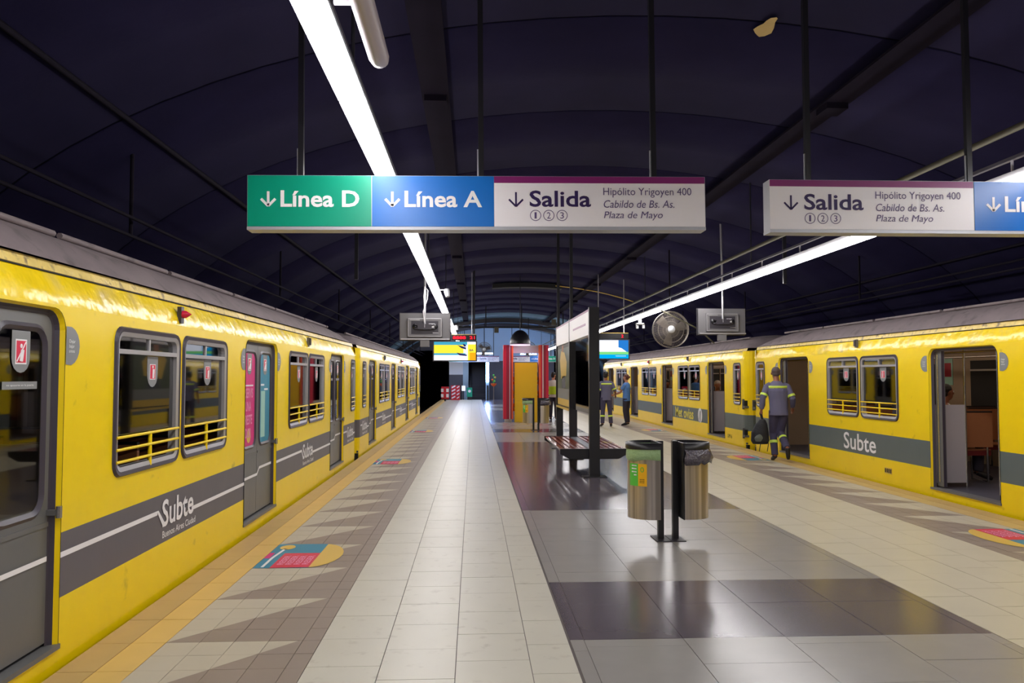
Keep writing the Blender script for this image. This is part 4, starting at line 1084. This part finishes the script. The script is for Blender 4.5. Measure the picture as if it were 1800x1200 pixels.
# flower stand right of the escalator
t = thing('flower_stand', 'small dim stand with orange and green flowers right of the escalator', 'stand', (1.35, 53.0, 0))
MB().tube([(0,0,0),(0,0,1.0)], .03, 'steel', 8).build('pole', t); MB().lathe([(.03,.95),(.17,1.05),(.2,1.16)], (0,0,0), 'kiosk_orange', 12).build('pot', t)
b = MB()
for x_, z_, m in ((-.08,1.4,'kiosk_orange'),(.1,1.55,'gold'),(0,1.7,'lime'),(.05,1.3,'lime')): b.ball((x_,0,z_), .07, m, 8); b.tube([(0,0,1.1),(x_,0,z_)], .012, 'lime', 5)
b.build('flowers', t)

# ================================================================ PEOPLE
# local frame: the figure faces +y, its right hand towards +x, feet at z = 0
def blob(parts, m, name, parent, voxel=0.011, smooth=3):
    """closed tapered pieces fused into one continuous surface"""
    mb = MB()
    for p in parts:
        if p[0] == 'ball': mb.ball(p[1], p[2], m, 12)
        elif p[0] == 'tube': mb.tube(p[1], p[2], m, 10)
        elif p[0] == 'loft':      # sections: (centre, rx, ry)
            rs = []
            for (c, rx, ry) in p[1]: rs.append([(c[0]+rx*math.cos(2*PI*k/16), c[1]+ry*math.sin(2*PI*k/16), c[2]) for k in range(16)])
            mb.rings(rs, m)
    o = mb.build(name, parent)
    r = o.modifiers.new('fuse', 'REMESH'); r.mode = 'VOXEL'; r.voxel_size = voxel; r.use_smooth_shade = True
    s = o.modifiers.new('soft', 'SMOOTH'); s.iterations = smooth; s.factor = 0.5
    return o
def lerp(a, b, t): return tuple(a[i]+(b[i]-a[i])*t for i in range(3))
def hand(parts, wr, el, side, curl=0.5):
    d = (Vector(wr)-Vector(el)).normalized(); fwd = Vector((0,1,0)); fwd = (fwd - d*fwd.dot(d)).normalized() if abs(fwd.dot(d)) < .95 else Vector((0,0,1))
    n = d.cross(fwd).normalized()*(-side)  # palm side
    w_ = Vector(wr)
    parts.append(('tube', [w_, w_+d*.045, w_+d*.085], [.024, .036, .034]))
    for k, (l, off) in enumerate(((.075,.03),(.085,.010),(.08,-.010),(.06,-.028))):
        p0 = w_+d*.07+fwd*off; p1 = p0+d*l*.5; p2 = p1+d*l*.35+n*l*.3*curl; p3 = p2+d*l*.12+n*l*.4*curl
        parts.append(('tube', [p0, p1, p2, p3], [.0115, .0105, .0095, .008]))
    p0 = w_+d*.03+fwd*.026; p1 = p0+d*.03+fwd*.03; p2 = p1+d*.03+n*.01+fwd*.005
    parts.append(('tube', [p0, p1, p2], [.014, .012, .010]))
def head(parts, c, yaw):
    f = Vector((-math.sin(yaw), math.cos(yaw), 0)); r = Vector((f.y, -f.x, 0)); C_ = Vector(c)
    parts.append(('ball', C_+Vector((0,0,.025))-f*.01, (.078, .092, .098)))
    parts.append(('ball', C_+f*.022-Vector((0,0,.045)), (.058, .062, .07)))
    parts.append(('tube', [C_+f*.078+Vector((0,0,.02)), C_+f*.108-Vector((0,0,.018)), C_+f*.085-Vector((0,0,.03))], [.010, .015, .012]))
    parts.append(('tube', [C_+f*.08-Vector((0,0,.052))+r*.02, C_+f*.085-Vector((0,0,.052)), C_+f*.08-Vector((0,0,.052))-r*.02], [.008, .010, .008]))
    for s_ in (-1, 1): parts.append(('ball', C_+r*.08*s_-f*.005-Vector((0,0,.005)), (.014, .02, .03)))
    return f, r
def hairs(c, f, style, m, parent):
    C_ = Vector(c); p = []
    b = -f
    p.append(('ball', C_+b*.022+Vector((0,0,.045)), (.086, .094, .088)))
    p.append(('ball', C_+b*.042+Vector((0,0,-.01)), (.074, .066, .075 if style != 'short' else .06)))
    if style == 'bun': p.append(('ball', C_+b*.125+Vector((0,0,.02)), .042)); p.append(('tube', [C_+b*.06+Vector((0,0,.03)), C_+b*.12+Vector((0,0,.02))], [.05, .035]))
    if style == 'full': p.append(('ball', C_+b*.01+Vector((0,0,.07)), (.088, .095, .068)))
    return blob(p, m, 'hair', parent, .009, 2)
def person(label, loc, rz, s, J, look=0.0, skin='skin', hair=('short','hair_black'), top='overall', sleeve='long', bottom='overall_dark', bands=False, fem=False, vest=False, group=None, low=True):
    t = thing('person', label, 'person', loc, rz, group); t.scale = (s, s, s)
    sh, hp = (.175, .088) if fem else (.20, .088)
    P = dict(pel=(0,0,.95), chest=(0,.0,1.30), neck=(0,.0,1.48), head=(0,.02,1.64),
             sl=(-sh+.01,0,1.385), sr=(sh-.01,0,1.385), el=(-sh-.06,-.02,1.12), er=(sh+.06,-.02,1.12), wl=(-sh-.07,.06,.88), wr=(sh+.07,.06,.88),
             hl=(-hp,0,.93), hr=(hp,0,.93), kl=(-hp-.01,.02,.50), kr=(hp+.01,.02,.50), al=(-hp-.015,-.02,.09), ar=(hp+.015,-.02,.09), tl=(-hp-.03,.13,.03), tr=(hp+.03,.13,.03))
    P.update(J)
    parts = []
    f, r = head(parts, P['head'], look)
    parts.append(('tube', [lerp(P['neck'], P['chest'], .25), P['neck'], lerp(P['neck'], P['head'], .6)], [.07, .058, .056]))
    wch, wwa, whi = (.15, .12, .165) if fem else (.175, .15, .16)
    pel, ch, nk = P['pel'], P['chest'], P['neck']
    tors = [(lerp(pel,ch,-.25), whi*.85, .10), (pel, whi, .115), (lerp(pel,ch,.45), wwa, .10), (ch, wch, .115), (lerp(ch,nk,.55), wch*.95, .10), (lerp(ch,nk,.85), .10, .08), (nk, .06, .06)]
    parts.append(('loft', tors))
    for a in 'lr':
        S, E_, W_ = P['s'+a], P['e'+a], P['w'+a]
        parts.append(('tube', [lerp(S, nk, .35), S, E_, lerp(E_, W_, .35), W_], [.055, .056, .042, .04, .026]))
        hand(parts, W_, E_, -1 if a == 'l' else 1)
        parts.append(('tube', [P['h'+a], lerp(P['h'+a], P['k'+a], .5), P['k'+a], lerp(P['k'+a], P['a'+a], .35), P['a'+a]], [.088, .078, .056, .056, .038]))
        parts.append(('tube', [P['a'+a], P['t'+a]], [.036, .03]))
    blob(parts, skin, 'body', t)
    hairs(P['head'], f, hair[0], hair[1], t)
    e = MB(); C_ = Vector(P['head'])
    for s_ in (-1, 1): e.ball(C_+f*.083+r*.032*s_+Vector((0,0,.018)), (.011,.011,.008), 'white_print', 8); e.ball(C_+f*.091+r*.032*s_+Vector((0,0,.018)), (.006,.006,.006), 'black_matte', 6)
    e.build('eye', t)
    # shirt
    g = .014; tp = [('loft', [(lerp(pel,ch,-.30 if sleeve != 'tank' else -.1), whi+.022, .13), (lerp(pel,ch,.1), whi+.012, .128), (lerp(pel,ch,.5), wwa+.022, .12), (ch, wch+.018, .13), (lerp(ch,nk,.5), wch+.008, .115), (lerp(ch,nk,.83), .115, .09), (lerp(ch,nk,1.0), .07, .066)])]
    for a in 'lr':
        S, E_, W_ = P['s'+a], P['e'+a], P['w'+a]
        if sleeve == 'long': tp.append(('tube', [lerp(S, nk, .4), S, E_, lerp(E_, W_, .4), lerp(E_, W_, .86)], [.06, .066, .057, .054, .045]))
        elif sleeve == 'short': tp.append(('tube', [lerp(S, nk, .4), S, lerp(S, E_, .62)], [.06, .064, .062]))
        elif sleeve == 'rolled': tp.append(('tube', [lerp(S, nk, .4), S, E_], [.06, .066, .058]))
    shirt = blob(tp, top, 'shirt', t)
    if low:
        tr = [('loft', [(lerp(pel,ch,-.30), whi*.95, .115), (pel, whi+.006, .122), (lerp(pel,ch,.12), whi, .115)])]
        for a in 'lr': tr.append(('tube', [P['h'+a], lerp(P['h'+a], P['k'+a], .5), P['k'+a], lerp(P['k'+a], P['a'+a], .5), lerp(P['k'+a], P['a'+a], .95)], [.102, .09, .072, .07, .066 if not fem else .055]))
        blob(tr, bottom, 'trousers', t)
        for a in 'lr':
            A, T_ = Vector(P['a'+a]), Vector(P['t'+a]); d = (T_-A).normalized()
            blob([('tube', [A+Vector((0,0,.0)), A-d*.02+(T_-A)*.0, lerp(A, T_, .5), T_, T_+d*.05], [.045, .046, .043, .04, .026])], 'shoe', 'shoe', t, .009)
    def ring(c, rx, ry, dz, m, name, axis=None):
        b = MB()
        if axis is None:
            b.rings([[(c[0]+(rx+q)*math.cos(2*PI*k/24), c[1]+(ry+q)*math.sin(2*PI*k/24), c[2]+z) for k in range(24)] for z, q in ((-dz,-.01),(-dz,0),(dz,0),(dz,-.01))], m, True, False)
        else:
            a_, d_ = Vector(c), Vector(axis).normalized(); b.tube([a_-d_*dz, a_+d_*dz], [rx, ry], m, 18, cap=False)
        return b.build(name, t)
    if bands:
        ring(lerp(ch, nk, .38), wch+.022, .128, .024, 'hivis', 'reflective_band')
        for a in 'lr':
            S, E_ = Vector(P['s'+a]), Vector(P['e'+a]); ring(S+(E_-S)*.72, .071, .071, .022, 'hivis', 'reflective_band', E_-S)
            K, A = Vector(P['k'+a]), Vector(P['a'+a]); ring(K+(A-K)*.38, .080, .080, .026, 'hivis', 'reflective_band', A-K)
    if vest:
        b = [('loft', [(lerp(pel,ch,.0), whi+.024, .145), (lerp(pel,ch,.5), wwa+.05, .14), (lerp(pel,ch,.85), wch+.02, .142)])]
        blob(b, 'vest_yellow', 'vest', t)
    return t
# walking man with the backpack (seen from behind, right lower leg swung back)
s_ = 1.0
person('man in slate overalls with lime bands walking to the open train door, backpack in hand', (5.83, 15.0, 0), -0.12, 1.0,
       dict(pel=(0,0,.97), chest=(.0,.06,1.33), neck=(0,.13,1.52), head=(.0,.19,1.665), sl=(-.195,.09,1.405), sr=(.195,.09,1.405),
            el=(-.29,.02,1.19), wl=(-.315,.04,.95), er=(.27,.0,1.17), wr=(.30,.14,1.0),
            hl=(-.085,0,.95), kl=(-.09,.10,.52), al=(-.085,-.02,.09), tl=(-.09,.13,.03), hr=(.085,0,.95), kr=(.04,.05,.53), ar=(.06,-.36,.26), tr=(.07,-.36,.11)),
       skin='skin_dark', hair=('short','hair_grey'), bands=True, look=0.0)
bp = thing('backpack', 'black and grey backpack hanging from the walking man\'s left hand', 'backpack', (5.47, 15.02, .32), -.1)
blob([('loft', [((0,0,.0),.14,.09), ((0,0,.06),.175,.12), ((.0,0,.22),.165,.12), ((.03,0,.38),.11,.09), ((.05,0,.47),.05,.05)])], 'bag', 'pack', bp)
blob([('loft', [((-.04,-.06,.05),.08,.06), ((-.04,-.07,.12),.09,.07), ((-.02,-.06,.2),.07,.055)])], 'bag_grey', 'pocket', bp)
MB().tube([(.04,0,.45),(.02,0,.53),(.01,0,.575),(.04,0,.56),(.06,0,.45)], .012, 'bag', 6).build('handle', bp)
for x_ in (-.02, .13): MB().tube([(x_,-.05,.12),(x_+.01,-.06,.0),(x_-.01,-.04,-.14)], .008, 'bag', 5).build('strap', bp)
# standing pair
person('man in grey overalls with his back turned, standing beside the woman in blue', (4.27, 25.5, 0), .03, 1.0,
       dict(wr=(.33,.14,1.0), er=(.29,-.02,1.14), kl=(-.11,.0,.5), kr=(.12,.0,.5), al=(-.13,-.02,.09), ar=(.15,-.02,.09), tl=(-.15,.12,.03), tr=(.18,.12,.03)), look=-0.5, skin='skin_dark', hair=('full','hair_black'), sleeve='rolled', bands=True)
person('woman in a blue shirt with a brown hair bun facing the man in overalls', (5.03, 26.0, 0), .95, .955,
       dict(el=(-.20,.14,1.14), wl=(-.12,.42,1.05), kl=(-.085,.03,.5), al=(-.05,-.02,.09), ar=(.09,-.02,.09), tl=(-.05,.13,.03)), fem=True, hair=('bun','hair_brown'), top='shirt_blue', sleeve='short', bottom='trouser_dark')
person('guard in a white shirt and lime waist vest standing behind the kiosk side column', (2.95, 29.3, 0), -.3, 1.0,
       dict(el=(-.22,.12,1.16), wl=(-.1,.3,1.2), er=(.24,.10,1.16), wr=(.12,.3,1.2)), fem=True, hair=('full','hair_black'), top='shirt_white', sleeve='rolled', bottom='trouser_dark', vest=True, look=-.5)
# seated passengers in the right train
def seated(label, loc, rz, skin, hair, top, sleeve='short', group=None, look=0.0):
    return person(label, loc, rz, 1.0, dict(pel=(0,0,.12), chest=(0,.0,.47), neck=(0,.02,.65), head=(0,.06,.80), sl=(-.19,.02,.59), sr=(.19,.02,.59),
        el=(-.23,.06,.32), er=(.23,.06,.32), wl=(-.14,.28,.22), wr=(.14,.28,.22), hl=(-.09,.02,.10), hr=(.09,.02,.10), kl=(-.11,.44,.10), kr=(.11,.44,.10),
        al=(-.11,.42,-.33), ar=(.11,.42,-.33), tl=(-.11,.55,-.39), tr=(.11,.55,-.39)), skin=skin, hair=hair, top=top, sleeve=sleeve, bottom='trouser_dark', look=look)
seated('bearded passenger in a white vest top sitting behind the partition in the nearest open door', (6.83, 11.32, .57), -2.0, 'skin_dark', ('short','hair_black'), 'shirt_white', 'tank', look=.5)
seated('passenger sitting by the window between the two open doors of the nearest right car', (6.75, 12.05, .57), 2.7, 'skin_dark', ('short','hair_black'), 'overall', look=.3)
seated('white-haired passenger seen through the last door of the farther right car', (6.62, 21.4, .57), 3.1, 'skin', ('full','hair_white'), 'bag')
seated('dark-haired passenger seen through the second door of the farther right car', (6.52, 26.6, .57), 3.1, 'skin_dark', ('full','hair_black'), 'bag')
# protos that were never placed must not stay in the scene
for p_, u_ in ((W1, W1u), (WN, WNu)):
    if not u_[0]: bpy.data.objects.remove(p_)
